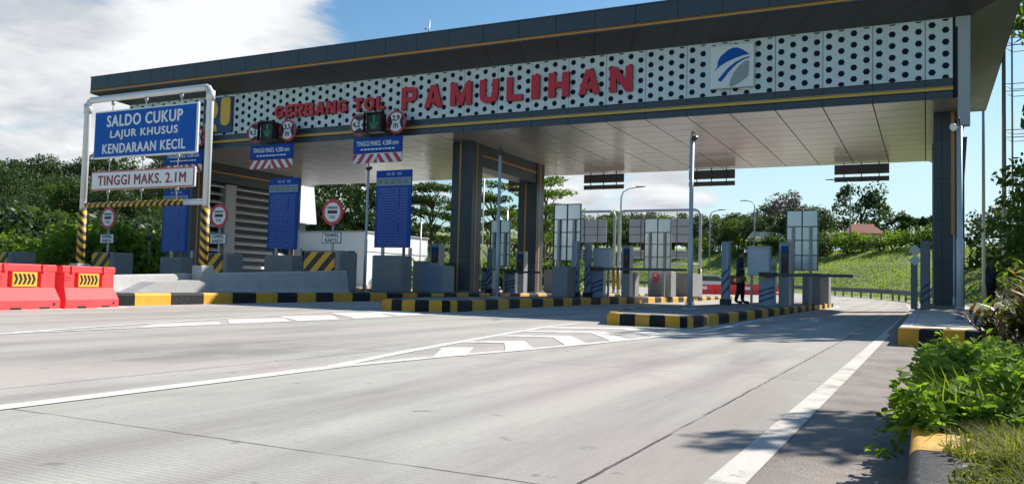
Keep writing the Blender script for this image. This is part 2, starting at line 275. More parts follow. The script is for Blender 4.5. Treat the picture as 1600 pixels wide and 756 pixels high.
# ------------------------------------------------------------------ mesh builder
class MB:
    def __init__(s): s.v = []; s.f = []; s.m = []; s.sm = []
    def add(s, vs, fs, mi=0, smooth=False):
        o = len(s.v); s.v += [tuple(v) for v in vs]
        for f in fs: s.f.append(tuple(o+i for i in f)); s.m.append(mi); s.sm.append(smooth)
        return s
    def box(s, x0, x1, y0, y1, z0, z1, mi=0, b=0.0):
        if x1 < x0: x0, x1 = x1, x0
        if y1 < y0: y0, y1 = y1, y0
        if b <= 0:
            vs = [(x, y, z) for z in (z0, z1) for y in (y0, y1) for x in (x0, x1)]
            fs = [(0, 2, 3, 1), (4, 5, 7, 6), (0, 1, 5, 4), (2, 6, 7, 3), (0, 4, 6, 2), (1, 3, 7, 5)]
            return s.add(vs, fs, mi)
        # chamfered box
        b = min(b, (x1-x0)/2.1, (y1-y0)/2.1, (z1-z0)/2.1)
        ring = lambda z, i: [(x0+b-i, y0+0 if 0 else y0, z) for _ in ()]
        def oct_(z, ins):
            X0, X1, Y0, Y1 = x0+ins, x1-ins, y0+ins, y1-ins
            return [(X0+b, Y0, z), (X1-b, Y0, z), (X1, Y0+b, z), (X1, Y1-b, z), (X1-b, Y1, z), (X0+b, Y1, z), (X0, Y1-b, z), (X0, Y0+b, z)]
        lv = [oct_(z0, b*.7), oct_(z0+b, 0), oct_(z1-b, 0), oct_(z1, b*.7)]
        vs = [p for l in lv for p in l]; fs = []
        for k in range(3):
            for i in range(8): fs.append((k*8+i, k*8+(i+1) % 8, (k+1)*8+(i+1) % 8, (k+1)*8+i))
        fs.append(tuple(range(7, -1, -1))); fs.append(tuple(range(24, 32)))
        return s.add(vs, fs, mi)
    def tube(s, pts, r, n=10, mi=0, cap=True, smooth=True):
        pts = [Vector(p) for p in pts]; rs = r if isinstance(r, (list, tuple)) else [r]*len(pts)
        vs = []; fs = []; prev = None
        for i, p in enumerate(pts):
            t = (pts[min(i+1, len(pts)-1)]-pts[max(i-1, 0)]).normalized()
            if prev is None:
                a = Vector((0, 0, 1)) if abs(t.z) < .9 else Vector((1, 0, 0))
                x = t.cross(a).normalized()
            else:
                x = (prev-t*prev.dot(t)).normalized()
            prev = x; y = t.cross(x)
            for k in range(n):
                an = 2*PI*k/n; vs.append(p+(x*math.cos(an)+y*math.sin(an))*rs[i])
        for i in range(len(pts)-1):
            for k in range(n): fs.append((i*n+k, i*n+(k+1) % n, (i+1)*n+(k+1) % n, (i+1)*n+k))
        s.add(vs, fs, mi, smooth)
        if cap:
            o = len(s.v)-len(vs)
            s.f.append(tuple(o+k for k in range(n-1, -1, -1))); s.m.append(mi); s.sm.append(False)
            s.f.append(tuple(o+(len(pts)-1)*n+k for k in range(n))); s.m.append(mi); s.sm.append(False)
        return s
    def prism(s, poly, d0, d1, axis='Y', mi=0, mside=None):
        """poly: 2D points; axis: the direction it is extruded along (Y: poly is x,z; X: poly is y,z; Z: poly is x,y)"""
        P = {'Y': lambda a, b, d: (a, d, b), 'X': lambda a, b, d: (d, a, b), 'Z': lambda a, b, d: (a, b, d)}[axis]
        n = len(poly); vs = [P(a, b, d0) for a, b in poly]+[P(a, b, d1) for a, b in poly]
        s.add(vs, [tuple(range(n)), tuple(range(2*n-1, n-1, -1))], mi)
        o = len(s.v)-2*n
        for i in range(n):
            s.f.append((o+i, o+(i+1) % n, o+n+(i+1) % n, o+n+i)); s.m.append(mi if mside is None else mside); s.sm.append(False)
        return s
    def quad(s, a, b, c, d, mi=0): return s.add([a, b, c, d], [(0, 1, 2, 3)], mi)
    def panels(s, p00, p10, p11, p01, us, vs_, gap, off, mi=0, flip=False):
        """grid of separate panels over the quad, each a thin tile standing off along the face normal"""
        A, B, C_, D = map(Vector, (p00, p10, p11, p01))
        n = (B-A).cross(D-A).normalized()*(-off if flip else off)
        lu = ((B-A).length+(C_-D).length)/2; lv = ((D-A).length+(C_-B).length)/2
        P = lambda u, v: A*(1-u)*(1-v)+B*u*(1-v)+C_*u*v+D*(1-u)*v
        for i in range(len(us)-1):
            for j in range(len(vs_)-1):
                a, b = us[i]+gap/lu/2, us[i+1]-gap/lu/2; c, d = vs_[j]+gap/lv/2, vs_[j+1]-gap/lv/2
                if b <= a or d <= c: continue
                q = [P(a, c), P(b, c), P(b, d), P(a, d)]
                s.add([x for x in q]+[x+n for x in q], [(4, 5, 6, 7), (0, 1, 5, 4), (1, 2, 6, 5), (2, 3, 7, 6), (3, 0, 4, 7)], mi)
        return s
    def build(s, name, mats, parent=None, loc=(0, 0, 0), rotz=0.0, fix=True):
        me = bpy.data.meshes.new(name); me.from_pydata(s.v, [], s.f)
        if not isinstance(mats, (list, tuple)): mats = [mats]
        for x in mats: me.materials.append(x)
        me.polygons.foreach_set('material_index', s.m); me.polygons.foreach_set('use_smooth', s.sm)
        if fix:
            bm = bmesh.new(); bm.from_mesh(me); bmesh.ops.recalc_face_normals(bm, faces=bm.faces); bm.to_mesh(me); bm.free()
        me.update()
        o = bpy.data.objects.new(name, me); COL.objects.link(o)
        o.location = loc; o.rotation_euler = (0, 0, rotz)
        if parent: o.parent = parent
        return o
def tag(o, label=None, cat=None, group=None, kind=None):
    if label: o['label'] = label
    if cat: o['category'] = cat
    if group: o['group'] = group
    if kind: o['kind'] = kind
    return o
def thing(name, label, cat, loc=(0, 0, 0), rotz=0, group=None):
    o = bpy.data.objects.new(name, None); COL.objects.link(o); o.empty_display_size = .2
    o.location = loc; o.rotation_euler = (0, 0, rotz)
    return tag(o, label, cat, group)
def struct(o): o['kind'] = 'structure'; return o
def dup(root, loc, rotz=None, label=None, group=None, scale=None):
    def cp(o, par):
        c = o.copy(); COL.objects.link(c)
        if par: c.parent = par
        for ch in list(o.children): cp(ch, c)
        return c
    r = cp(root, None); r.location = loc
    if rotz is not None: r.rotation_euler = (0, 0, rotz)
    if scale: r.scale = (scale,)*3
    if label: r['label'] = label
    if group: r['group'] = group
    return r
def text_mesh(body, width, height, bold=0.0, depth=0.01, spacing=1.0):
    """mesh data: text in the XZ plane facing -Y, its lower left corner at the origin, scaled to the given size"""
    cu = bpy.data.curves.new('t', 'FONT'); cu.body = body; cu.size = 1; cu.extrude = 0.5; cu.offset = bold; cu.resolution_u = 3; cu.space_character = spacing
    ob = bpy.data.objects.new('t', cu); COL.objects.link(ob)
    bpy.context.view_layer.update()
    dg = bpy.context.evaluated_depsgraph_get(); me = bpy.data.meshes.new_from_object(ob.evaluated_get(dg))
    COL.objects.unlink(ob); bpy.data.objects.remove(ob)
    n = len(me.vertices); a = np.zeros(n*3, np.float32); me.vertices.foreach_get('co', a); a = a.reshape(-1, 3)
    mn = a.min(0); mx = a.max(0)
    x = (a[:, 0]-mn[0])/(mx[0]-mn[0])*width; z = (a[:, 1]-mn[1])/(mx[1]-mn[1])*height; y = -(a[:, 2]/(mx[2]-mn[2])+.5)*depth
    me.vertices.foreach_set('co', np.stack([x, y, z], 1).astype(np.float32).ravel()); me.update()
    return me
def text(name, body, x0, x1, y, z0, z1, mats, parent=None, bold=0.0, depth=0.006, rotz=0, spacing=1.0, loc=None):
    src = text_mesh(body, x1-x0, z1-z0, 0.0, depth, spacing)
    d = bold*(z1-z0)*2.2; bm = bmesh.new()
    for k, (dx, dz) in enumerate(((0, 0), (d, 0), (-d, 0), (0, d*.7), (0, -d*.7)) if bold else ((0, 0),)):
        o_ = len(bm.verts); bm.from_mesh(src); bm.verts.ensure_lookup_table()
        for v in bm.verts[o_:]: v.co += Vector((dx, -.0012*k, dz))
    me = bpy.data.meshes.new(name); bm.to_mesh(me); bm.free(); bpy.data.meshes.remove(src)
    me.materials.append(mats); me.polygons.foreach_set('material_index', [0]*len(me.polygons))
    o = bpy.data.objects.new(name, me); COL.objects.link(o); o.location = loc or (x0, y, z0); o.rotation_euler = (0, 0, rotz)
    if parent: o.parent = parent
    return o
def disc(cx, cz, r, n=40, sx=1.0): return [(cx+sx*r*math.cos(2*PI*i/n), cz+r*math.sin(2*PI*i/n)) for i in range(n)]
def ringprism(mb, cx, cz, ro, ri, y0, y1, n=40, mi=0):
    o = disc(cx, cz, ro, n); i_ = disc(cx, cz, ri, n)
    vs = [(a, y0, b) for a, b in o]+[(a, y0, b) for a, b in i_]+[(a, y1, b) for a, b in o]+[(a, y1, b) for a, b in i_]; fs = []
    for k in range(n):
        k2 = (k+1) % n
        fs += [(k, k2, n+k2, n+k), (2*n+k, 3*n+k, 3*n+k2, 2*n+k2), (k, 2*n+k, 2*n+k2, k2), (n+k, n+k2, 3*n+k2, 3*n+k)]
    mb.add(vs, fs, mi)

# ------------------------------------------------------------------ terrain, road, islands
RAIL = [(60, -60), (12, 10), (5, 30), (0.6, 50), (-2.0, 62), (-8.3, 78), (-23, 95), (-46, 105), (-90, 112), (-200, 118), (-600, 125)]
rx = np.array([p[0] for p in RAIL][::-1], float); ry = np.array([p[1] for p in RAIL][::-1], float)
def yrail(x): return np.interp(x, rx, ry)
def base_h(x, y): return 0.014*np.clip(y-42, 0, 70)
def rail_dist(x, y):
    x = np.asarray(x, float); y = np.asarray(y, float); best = np.full(x.shape, 1e9)
    for (ax, ay), (bx, by) in zip(RAIL[:-1], RAIL[1:]):
        dx, dy = bx-ax, by-ay; t = np.clip(((x-ax)*dx+(y-ay)*dy)/(dx*dx+dy*dy), 0, 1)
        best = np.minimum(best, np.hypot(x-ax-t*dx, y-ay-t*dy))
    return np.where(y > yrail(x), best, -best)
def terrain_h(x, y):
    x = np.asarray(x, float); y = np.asarray(y, float)
    d = rail_dist(x, y); b = base_h(x, y)
    far = np.clip((y-35)/25, 0, 1)
    e = np.interp(d, [0, 1.5, 6, 15, 45, 120, 400, 3000], [0, 0.1, 1.9, 4.6, 6.0, 9.5, 16, 30])*far
    e2 = np.interp(d, [0, 1.2, 3, 12, 60, 3000], [0, 0.05, .2, .6, 2.0, 12])*(1-far)
    hl = np.interp(-46-x, [0, 10, 60, 140, 3000], [0, .6, 6.0, 11, 30])
    bump = 0.25*np.sin(x*.31+y*.17)*np.sin(y*.23-x*.11)*np.clip(d/8, 0, 1)
    return np.where(d > 0, b+e+e2+bump, b)+hl-0.03
def grid_mesh(name, xs, ys, hf, material, dz=0.0):
    X, Y = np.meshgrid(xs, ys); Z = hf(X, Y)+dz
    v = np.stack([X, Y, Z], -1).reshape(-1, 3); nx, ny = len(xs), len(ys)
    f = [(j*nx+i, j*nx+i+1, (j+1)*nx+i+1, (j+1)*nx+i) for j in range(ny-1) for i in range(nx-1)]
    me = bpy.data.meshes.new(name); me.from_pydata(v.tolist(), [], f); me.materials.append(material)
    me.polygons.foreach_set('use_smooth', [True]*len(f)); me.update()
    o = bpy.data.objects.new(name, me); COL.objects.link(o); return o
gx = np.concatenate([-np.geomspace(3000, 110, 14), np.linspace(-104, 24, 90), np.geomspace(30, 3000, 14)])
gy = np.concatenate([-np.geomspace(2000, 40, 10), np.linspace(-30, 150, 110), np.geomspace(156, 3000, 16)])
struct(grid_mesh('ground', gx, gy, terrain_h, M_SOIL))
# the road: one concrete sheet, its far edge following the guard rail
def road_sheet():
    xs = np.concatenate([np.linspace(-95, -40, 20), np.linspace(-38, -0.58, 40)]); nt_ = 60; v = []; f = []
    for x in xs:
        y1 = float(yrail(x))-1.6 if x > -60 else float(yrail(x))-1.6
        if x < -44: y0 = 75+(-44-x)*.2
        else: y0 = -14
        for k in range(nt_):
            y = y0+(y1-y0)*k/(nt_-1); v.append((x, y, float(base_h(0, y))+0.004))
    for i in range(len(xs)-1):
        for k in range(nt_-1): f.append((i*nt_+k, (i+1)*nt_+k, (i+1)*nt_+k+1, i*nt_+k+1))
    me = bpy.data.meshes.new('road'); me.from_pydata(v, [], f); me.materials.append(M_ROAD); me.update()
    o = bpy.data.objects.new('road', me); COL.objects.link(o); return struct(o)
road_sheet()
sh = MB(); sh.quad((-.58, -14, .004), (.95, -14, .004), (.95, 11.66, .004), (-.58, 11.66, .004)); sh.quad((-.58, 11.66, .004), (-.3, 11.66, .004), (-.3, 48, .06), (-.58, 48, .06)); struct(sh.build('shoulder', M_ASPH))

# painted markings
def strip(mb, pts, w, z=0.009):
    """painted line of constant width along a polyline"""
    P = [Vector((x, y)) for x, y in pts]; L_ = []; R_ = []
    for i, p in enumerate(P):
        t = (P[min(i+1, len(P)-1)]-P[max(i-1, 0)]).normalized(); n = Vector((-t.y, t.x))*w/2
        L_.append(p+n); R_.append(p-n)
    zz = lambda q: z+float(base_h(0, q.y))
    for i in range(len(P)-1):
        mb.quad((*R_[i], zz(R_[i])), (*R_[i+1], zz(R_[i+1])), (*L_[i+1], zz(L_[i+1])), (*L_[i], zz(L_[i])))
def flat(mb, pts, z=0.009): mb.add([(x, y, z) for x, y in pts], [tuple(range(len(pts)))])
mk = MB()
strip(mk, [(-.61, -6), (-.60, 3), (-.585, 8), (-.575, 14), (-.57, 30), (-.60, 42), (-.95, 50), (-2.7, 58), (-5.6, 66), (-11, 75), (-24, 89)], .125)
struct(mk.build('edge_line', M_PAINTW))
mk = MB()
strip(mk, [(-3.93, -6), (-3.93, 2.5), (-3.94, 5.05)], .135)
strip(mk, [(-3.97, 5.0), (-4.3, 6.43), (-4.53, 7.6), (-4.86, 9.4), (-5.3, 11.8), (-5.42, 13.6)], .11, .0092)
strip(mk, [(-3.93, 5.06), (-3.78, 6.4), (-3.6, 7.4), (-3.42, 8.75), (-3.17, 11.05), (-3.06, 12.9), (-3.22, 17), (-3.33, 21.2), (-3.42, 30), (-3.5, 39), (-3.7, 42), (-4.3, 44)], .11, .0094)
for P in ([(-4.33, 6.6), (-4.24, 7.0), (-3.86, 6.25), (-3.68, 6.5), (-4.1, 7.40), (-4.26, 7.26)],
          [(-4.56, 7.9), (-4.16, 8.2), (-3.68, 7.28), (-3.58, 7.72), (-4.14, 8.68), (-4.56, 8.2)],
          [(-4.78, 9.2), (-4.17, 9.55), (-3.46, 8.3), (-3.40, 8.8), (-4.14, 10.05), (-4.8, 9.5)],
          [(-5.02, 10.4), (-4.17, 10.86), (-3.30, 9.35), (-3.26, 9.85), (-4.17, 11.38), (-5.04, 10.75)],
          [(-5.2, 11.5), (-4.2, 12.3), (-3.18, 10.65), (-3.16, 11.2), (-4.22, 12.9), (-5.24, 11.95)]):
    flat(mk, P, .0088)
struct(mk.build('gore_marking', M_PAINT))
mk = MB()
strip(mk, [(-8.2, -6), (-8.45, 1), (-8.58, 5.4), (-8.72, 6.0)], .13)
strip(mk, [(-8.68, 5.6), (-9.28, 7.5), (-9.75, 9.4), (-10.3, 11.3), (-11.09, 14.4), (-11.6, 16.6)], .11, .0092)
strip(mk, [(-8.62, 5.8), (-8.66, 7.03), (-8.7, 9.0), (-8.68, 11), (-8.85, 13.3), (-9.2, 15.7), (-9.75, 20), (-10.3, 26), (-10.6, 32), (-10.75, 38)], .11, .0094)
for P in ([(-8.75, 7.2), (-8.7, 8.5), (-9.15, 8.9), (-9.22, 7.9)], [(-8.75, 8.7), (-8.7, 9.9), (-9.45, 10.6), (-9.6, 9.5)],
          [(-8.72, 10.1), (-8.7, 11.1), (-9.75, 12.2), (-9.95, 11.0)], [(-8.75, 11.6), (-8.8, 12.8), (-10.2, 14.2), (-10.45, 13.0)], [(-8.95, 13.2), (-9.1, 14.3), (-10.6, 15.8), (-10.85, 14.6)]):
    flat(mk, P, .0088)
struct(mk.build('gore_marking', M_PAINT))
mk = MB(); strip(mk, [(-12.6, -6), (-13.2, 4.5), (-13.66, 8.5), (-14.03, 11.3), (-14.95, 15.6), (-15.55, 20), (-16.1, 26)], .13)
for a in (5.9, 7.4, 9.0, 10.6): flat(mk, [(-13.45-(a-6)*.12, a), (-13.42-(a-6)*.12, a+.8), (-13.85-(a-6)*.14, a+.95), (-13.88-(a-6)*.14, a+.15)], .0092)
struct(mk.build('edge_line', M_PAINT))

def offset_poly(P, d):
    n = len(P); out = []
    for i in range(n):
        a, b, c = Vector(P[i-1]), Vector(P[i]), Vector(P[(i+1) % n])
        n1 = Vector((-(b-a).y, (b-a).x)).normalized(); n2 = Vector((-(c-b).y, (c-b).x)).normalized()
        k = (n1+n2); k = k/max(.4, k.length_squared)*2
        out.append(b+k*d)
    return out
def island(outline, h, pave, plain=None, kw=.17):
    """outline: counter-clockwise list of (x, y, segment length of the painted kerb from here)"""
    P = [(x, y) for x, y, _ in outline]; I1 = offset_poly(P, .035); I2 = offset_poly(P, kw); n = len(P)
    km = MB(); col = 0
    for i in range(n):
        sg = outline[i][2]; a, b = Vector(P[i]), Vector(P[(i+1) % n]); k = max(1, round((b-a).length/sg))
        for q in range(k):
            t0, t1 = q/k, (q+1)/k; col ^= 1
            mi = col if not (plain and i in plain) else 2
            g = .006/max(.05, (b-a).length)
            t0 += g; t1 -= g
            l = lambda A, t: Vector(A[i]).lerp(Vector(A[(i+1) % n]), t)
            rows = [[(*l(P, t), 0) for t in (t0, t1)], [(*l(P, t), h-.05) for t in (t0, t1)], [(*(l(P, t).lerp(l(I1, t), .3)), h-.018) for t in (t0, t1)], [(*l(I1, t), h) for t in (t0, t1)], [(*l(I2, t), h+.002) for t in (t0, t1)]]
            for r_ in range(4):
                km.quad(rows[r_][0], rows[r_][1], rows[r_+1][1], rows[r_+1][0], mi)
    top = MB(); top.add([(x, y, h-.006) for x, y in offset_poly(P, .1)], [tuple(range(n))])
    # dark joint filler just inside the painted faces
    J = offset_poly(P, .006)
    for i in range(n):
        a, b = J[i], J[(i+1) % n]; top.quad((*a, 0), (*b, 0), (*b, h-.03), (*a, h-.03), 1)
    o = struct(top.build('traffic_island', [pave, M_GAP])); km.build('kerb', [M_BLK, M_YEL, M_CONC], o)
    return o
# right of lane one, and the islands to the left of it (counter-clockwise)
island([(-.33, 11.68, .26), (1.45, 11.74, 1), (1.6, 46, 1), (-.30, 46, 1.0)], .235, M_PAVE, plain=(1, 2, 3))
island([(-4.98, 13.72, .2), (-4.7, 13.62, .26), (-3.66, 13.66, .16), (-3.48, 13.85, .98), (-3.78, 40.5, .4), (-4.2, 41.6, .5), (-5.5, 41.6, .4), (-5.9, 40.5, 1), (-5.95, 18, 1), (-5.55, 15.5, .6)], .2, M_PAVED)
island([(-11.3, 16.1, .2), (-10.95, 15.45, .3), (-10.35, 15.35, .3), (-9.55, 15.75, .3), (-9.42, 16.2, 1.0), (-10.2, 21, 1.0), (-10.75, 27, 1), (-10.9, 54, .5), (-11.5, 55, .5), (-12.3, 54, 1), (-12.5, 27, 1), (-12.2, 19, 1)], .26, M_PAVED)
island([(-17.6, 10.9, .4), (-16.2, 10.6, .5), (-15.02, 11.6, .6), (-14.98, 12.2, 1.0), (-15.5, 15.5, 1), (-15.95, 20, 1), (-16.25, 26, 1), (-16.5, 32, 1), (-16.6, 54, .5), (-17.4, 55, .5), (-19.6, 54, 1), (-19.6, 14, 1)], .27, M_PAVED)
for xc in (-24.2, -30.0, -35.8):
    island([(xc-1.1, 13.5, .5), (xc+.2, 12.8, .5), (xc+1.3, 13.6, 1), (xc+1.5, 20, 1), (xc+1.5, 50, .5), (xc, 51, .5), (xc-1.5, 50, 1), (xc-1.5, 20, 1)], .27, M_PAVED)

# ------------------------------------------------------------------ the gantry
PW = 1.475; XJ = [-0.02-PW*i for i in range(25)][::-1]; XL, XR = XJ[0], 0.73     # panel joints
YF, YB = 28.0, 41.0; ZB, ZH0, ZH1 = 6.58, 7.20, 9.06
EX0, EX1, EY0, EY1, EZ0, EZ1 = -36.7, 2.55, 26.74, 45.0, 9.47, 10.27
XW = 1.20
g = thing('toll_gantry', 'wide dark grey toll plaza canopy with white hexagon dotted fascia on tall columns', 'toll gate', (-17, 30, 0))
G = Vector((-17, 30, 0))
def gb(mb, name, mats, par=g):
    return mb.build(name, mats, par, (-17, -30, 0) if False else tuple(-G) if par is g else (0, 0, 0))
uj = lambda xs, a, b: [(x-a)/(b-a) for x in xs]
ejs = [EX0]+XJ+[0.73+.725, EX1]
# eave box: backing, panels, stripe
mb = MB(); mb.box(EX0+.03, EX1-.03, EY0+.03, EY1-.03, EZ0+.02, EZ1-.02, 1)
us = uj(ejs, EX0, EX1)
mb.panels((EX0, EY0+.03, EZ0+.17), (EX1, EY0+.03, EZ0+.17), (EX1, EY0+.03, EZ1), (EX0, EY0+.03, EZ1), us, [0, 1], .018, .03, 0)
mb.box(EX0, EX1, EY0+.004, EY0+.03, EZ0, EZ0+.045, 0)
nside = 12; vs = [i/nside for i in range(nside+1)]
mb.panels((EX1-.03, EY0, EZ0), (EX1-.03, EY1, EZ0), (EX1-.03, EY1, EZ1), (EX1-.03, EY0, EZ1), vs, [0, 1], .018, .03, 0)
mb.panels((EX0+.03, EY1, EZ0), (EX0+.03, EY0, EZ0), (EX0+.03, EY0, EZ1), (EX0+.03, EY1, EZ1), vs, [0, 1], .018, .03, 0)
mb.panels((EX1, EY1-.03, EZ0), (EX0, EY1-.03, EZ0), (EX0, EY1-.03, EZ1), (EX1, EY1-.03, EZ1), [1-u for u in us[::-1]], [0, 1], .018, .03, 0)
mb.box(EX0-.02, EX1+.02, EY0-.02, EY1+.02, EZ1-.018, EZ1+.03, 0)
eave = gb(mb, 'roof_fascia', [M_DARK, M_GAP])
mb = MB(); mb.box(EX0-.004, EX1+.004, EY0-.012, EY0+.05, EZ0+.055, EZ0+.115)
mb.box(EX0-.004, EX1+.004, EY0-.002, EY0+.05, EZ0+.14, EZ0+.155)
mb.build('stripe', M_ORG, eave)
# sloping soffits from the wall heads up... out to the eave edge
mb = MB()
fr = [(XL-.02, YF, ZH1), (XW, YF, ZH1), (EX1-.03, EY0+.03, EZ0), (EX0+.03, EY0+.03, EZ0)]
mb.quad(*fr, 1)
mb.panels(fr[3], fr[2], fr[1], fr[0], us, [0, 1], .016, .012, 0, True)
lf = [(XL-.02, YB, ZH1), (XL-.02, YF, ZH1), (EX0+.03, EY0+.03, EZ0), (EX0+.03, EY1-.03, EZ0)]
mb.quad(*lf, 1); mb.panels(lf[3], lf[2], lf[1], lf[0], vs, [0, 1], .016, .012, 0, True)
bk = [(XW, YB, ZH1), (XL-.02, YB, ZH1), (EX0+.03, EY1-.03, EZ0), (EX1-.03, EY1-.03, EZ0)]
mb.quad(*bk, 1); mb.panels(bk[3], bk[2], bk[1], bk[0], [1-u for u in us[::-1]], [0, 1], .016, .012, 0, True)
gb(mb, 'soffit', [M_SOFD, M_GAP])
mb = MB()
rg = [(XW, YF, ZH1), (XW, YB, ZH1), (EX1-.03, EY1-.03, EZ0), (EX1-.03, EY0+.03, EZ0)]
mb.quad(*rg, 1); mb.panels(rg[3], rg[2], rg[1], rg[0], vs, [0, 1], .02, .012, 0, True)
# right end wall below the side soffit, pale cladding
mb.box(XW-.25, XW-.02, YF+.03, YB-.03, ZB+.02, ZH1, 1)
mb.panels((XW-.02, YF, ZB), (XW-.02, YB, ZB), (XW-.02, YB, ZH1), (XW-.02, YF, ZH1), vs, [0, .5, 1], .02, .02, 0)
gb(mb, 'end_cladding', [M_SOFL, M_GAP])
# hexagon wall
mb = MB(); mb.box(XL+.02, XR, YF+.03, YF+.12, ZH0, ZH1, 1)
mb.panels((XL, YF+.03, ZH0), (XR, YF+.03, ZH0), (XR, YF+.03, ZH1), (XL, YF+.03, ZH1), uj(XJ+[XR], XL, XR), [0, 1], .018, .03, 0)
for i in range(25):
    xa = -0.02-PW*i
    xa0 = xa-PW
    for c in range(4):
        xc = xa0+PW*(c+.5)/4
        par = (c+i*0) % 2
        if i == 24: break
        for k in range(-1, 6):
            zc = ZH0+.03+k*.366+(0.0 if par else .183)+(.02 if par else 0)
            pts = [(xc+0.107*math.cos(a*PI/3), min(max(zc+0.107*math.sin(a*PI/3), ZH0+.012), ZH1-.03)) for a in range(6)]
            if max(p[1] for p in pts)-min(p[1] for p in pts) < .03: continue
            mb.prism(pts, YF-.004, YF+.01, 'Y', 2)
for c in range(2):
    xc = -0.02+PW*(c+.5)/4
    for k in range(-1, 6):
        zc = ZH0+.03+k*.366+(0 if c else .183)
        pts = [(xc+0.107*math.cos(a*PI/3), min(max(zc+0.107*math.sin(a*PI/3), ZH0+.012), ZH1-.03)) for a in range(6)]
        if max(p[1] for p in pts)-min(p[1] for p in pts) < .03: continue
        mb.prism(pts, YF-.004, YF+.01, 'Y', 2)
hexp = gb(mb, 'fascia_panel', [M_HEXW, M_GAP, M_HEXD])
# lower band with its yellow line
mb = MB(); mb.box(XL+.02, XR, YF+.03, YF+.12, ZB+.01, ZH0-.006, 1)
mb.panels((XL, YF+.03, ZB), (XR, YF+.03, ZB), (XR, YF+.03, ZH0-.006), (XL, YF+.03, ZH0-.006), uj(XJ+[XR], XL, XR), [0, .38, 1], .016, .04, 0)
# side and rear walls under the eave
mb.box(XL-.02, XL+.018, YF+.1, YB, ZB+.01, ZH1, 0)
mb.box(XL, XW-.26, YB-.05, YB, ZB+.01, ZH1, 0)
band = gb(mb, 'lower_band', [M_DARK, M_GAP])
mb = MB(); mb.box(XL-.003, XR+.003, YF-.018, YF+.05, ZB+.27, ZB+.345); mb.box(XL-.003, XR+.003, YF-.013, YF+.05, ZB+.365, ZB+.38)
mb.build('stripe', M_YLINE, band)
# ceiling
mb = MB(); mb.box(XL+.03, XW-.03, YF+.13, YB-.06, ZB+.035, ZB+.1, 1)
cy = [YF+.02+1.18*i for i in range(12)]; cy[-1] = YB-.05
mb.panels((XL, YB-.05, ZB+.03), (XW-.03, YB-.05, ZB+.03), (XW-.03, YF+.02, ZB+.03), (XL, YF+.02, ZB+.03), uj(XJ+[XW-.03], XL, XW-.03), [1-(c-cy[0])/(cy[-1]-cy[0]) for c in cy][::-1], .034, .028, 0)
gb(mb, 'ceiling', [M_CEIL, M_GAP])
mb = MB(); mb.box(XL+.1, XW-.3, YF+.15, YB-.1, ZB+.12, EZ0); gb(mb, 'roof_core', M_DGREY)
# columns
def column(x0, x1, y0, y1, zt=ZB, zb=.22, right=False):
    mb = MB(); mb.box(x0+.02, x1-.02, y0+.02, y1-.02, zb, zt, 1)
    zs = [0, .24, .45, .66, .86, 1]
    for q in (((x0, y0+.02), (x1, y0+.02)), ((x1-.02, y0), (x1-.02, y1)), ((x1, y1-.02), (x0, y1-.02)), ((x0+.02, y1), (x0+.02, y0))):
        (a, b), (c, d) = q
        mb.panels((a, b, zb), (c, d, zb), (c, d, zt), (a, b, zt), [0, .38, 1], zs, .014, .02, 0)
    mb.box(x0-.12, x1+.12, y0-.12, y1+.12, zb-.02, zb+.12, 2)
    o = gb(mb, 'column', [M_DARK, M_GAP, M_PAVED])
    s = MB()
    if not right:
        s.box(x0+.36, x0+.44, y0-.012, y0+.05, zb+.14, zt-.02); s.box(x1-.05, x1+.012, y0+(y1-y0)*.36, y0+(y1-y0)*.36+.08, zb+.14, zt-.02)
    else:
        s.box(x1-.14, x1-.04, y0-.012, y0+.05, zb+2.4, zt-.02)
    s.build('stripe', M_ORG, o)
    return o
def cross_beam(x0, x1, y0, y1):
    mb = MB(); mb.box(x0+.05, x1-.05, y0, y1, 5.62, ZB-.0)
    o = gb(mb, 'beam', M_DARK)
    s = MB(); s.box(x1-.06, x1-.038, y0, y1, 6.08, 6.15); s.box(x0+.038, x0+.06, y0, y1, 6.08, 6.15); s.build('stripe', M_ORG, o)
column(-17.9, -16.9, 30.0, 30.85); column(-17.9, -16.9, 36.4, 37.25); cross_beam(-17.9, -16.9, 30.87, 36.38)
column(.22, .86, 30.0, 30.8, right=True); column(.22, .98, 36.4, 37.25, right=True); cross_beam(.22, .98, 30.87, 36.38)
column(-34.0, -33.0, 30.0, 30.85); column(-34.0, -33.0, 37.2, 38.05); cross_beam(-34.0, -33.0, 30.87, 37.18)
mb = MB(); mb.tube([(.80, 29.93, .3), (.80, 29.93, 2.6)], .028, 8); mb.tube([(.80, 29.93, .28), (.80, 29.93, .62)], .045, 8); gb(mb, 'downpipe', M_PIPE)
# pale cladding post at the right end that runs up the fascia to the eave
mb = MB(); mb.box(.86, 1.18, YF-.06, YF+.3, 5.75, 8.75); mb.box(.80, 1.19, YF-.03, YF+.3, 8.76, ZH1-.005)
gb(mb, 'end_post', [M_STRIP])
mb = MB(); mb.prism([(.88, .22), (1.10, .22), (1.10, 4.4), (1.18, 5.74), (.88, 5.74)], 30.02, 30.7, 'Y'); gb(mb, 'end_post', M_DGREY)
mb = MB(); mb.box(.735, .795, YF+.0, YF+.1, ZB+.01, ZH1-.01); gb(mb, 'trim', M_GAP)

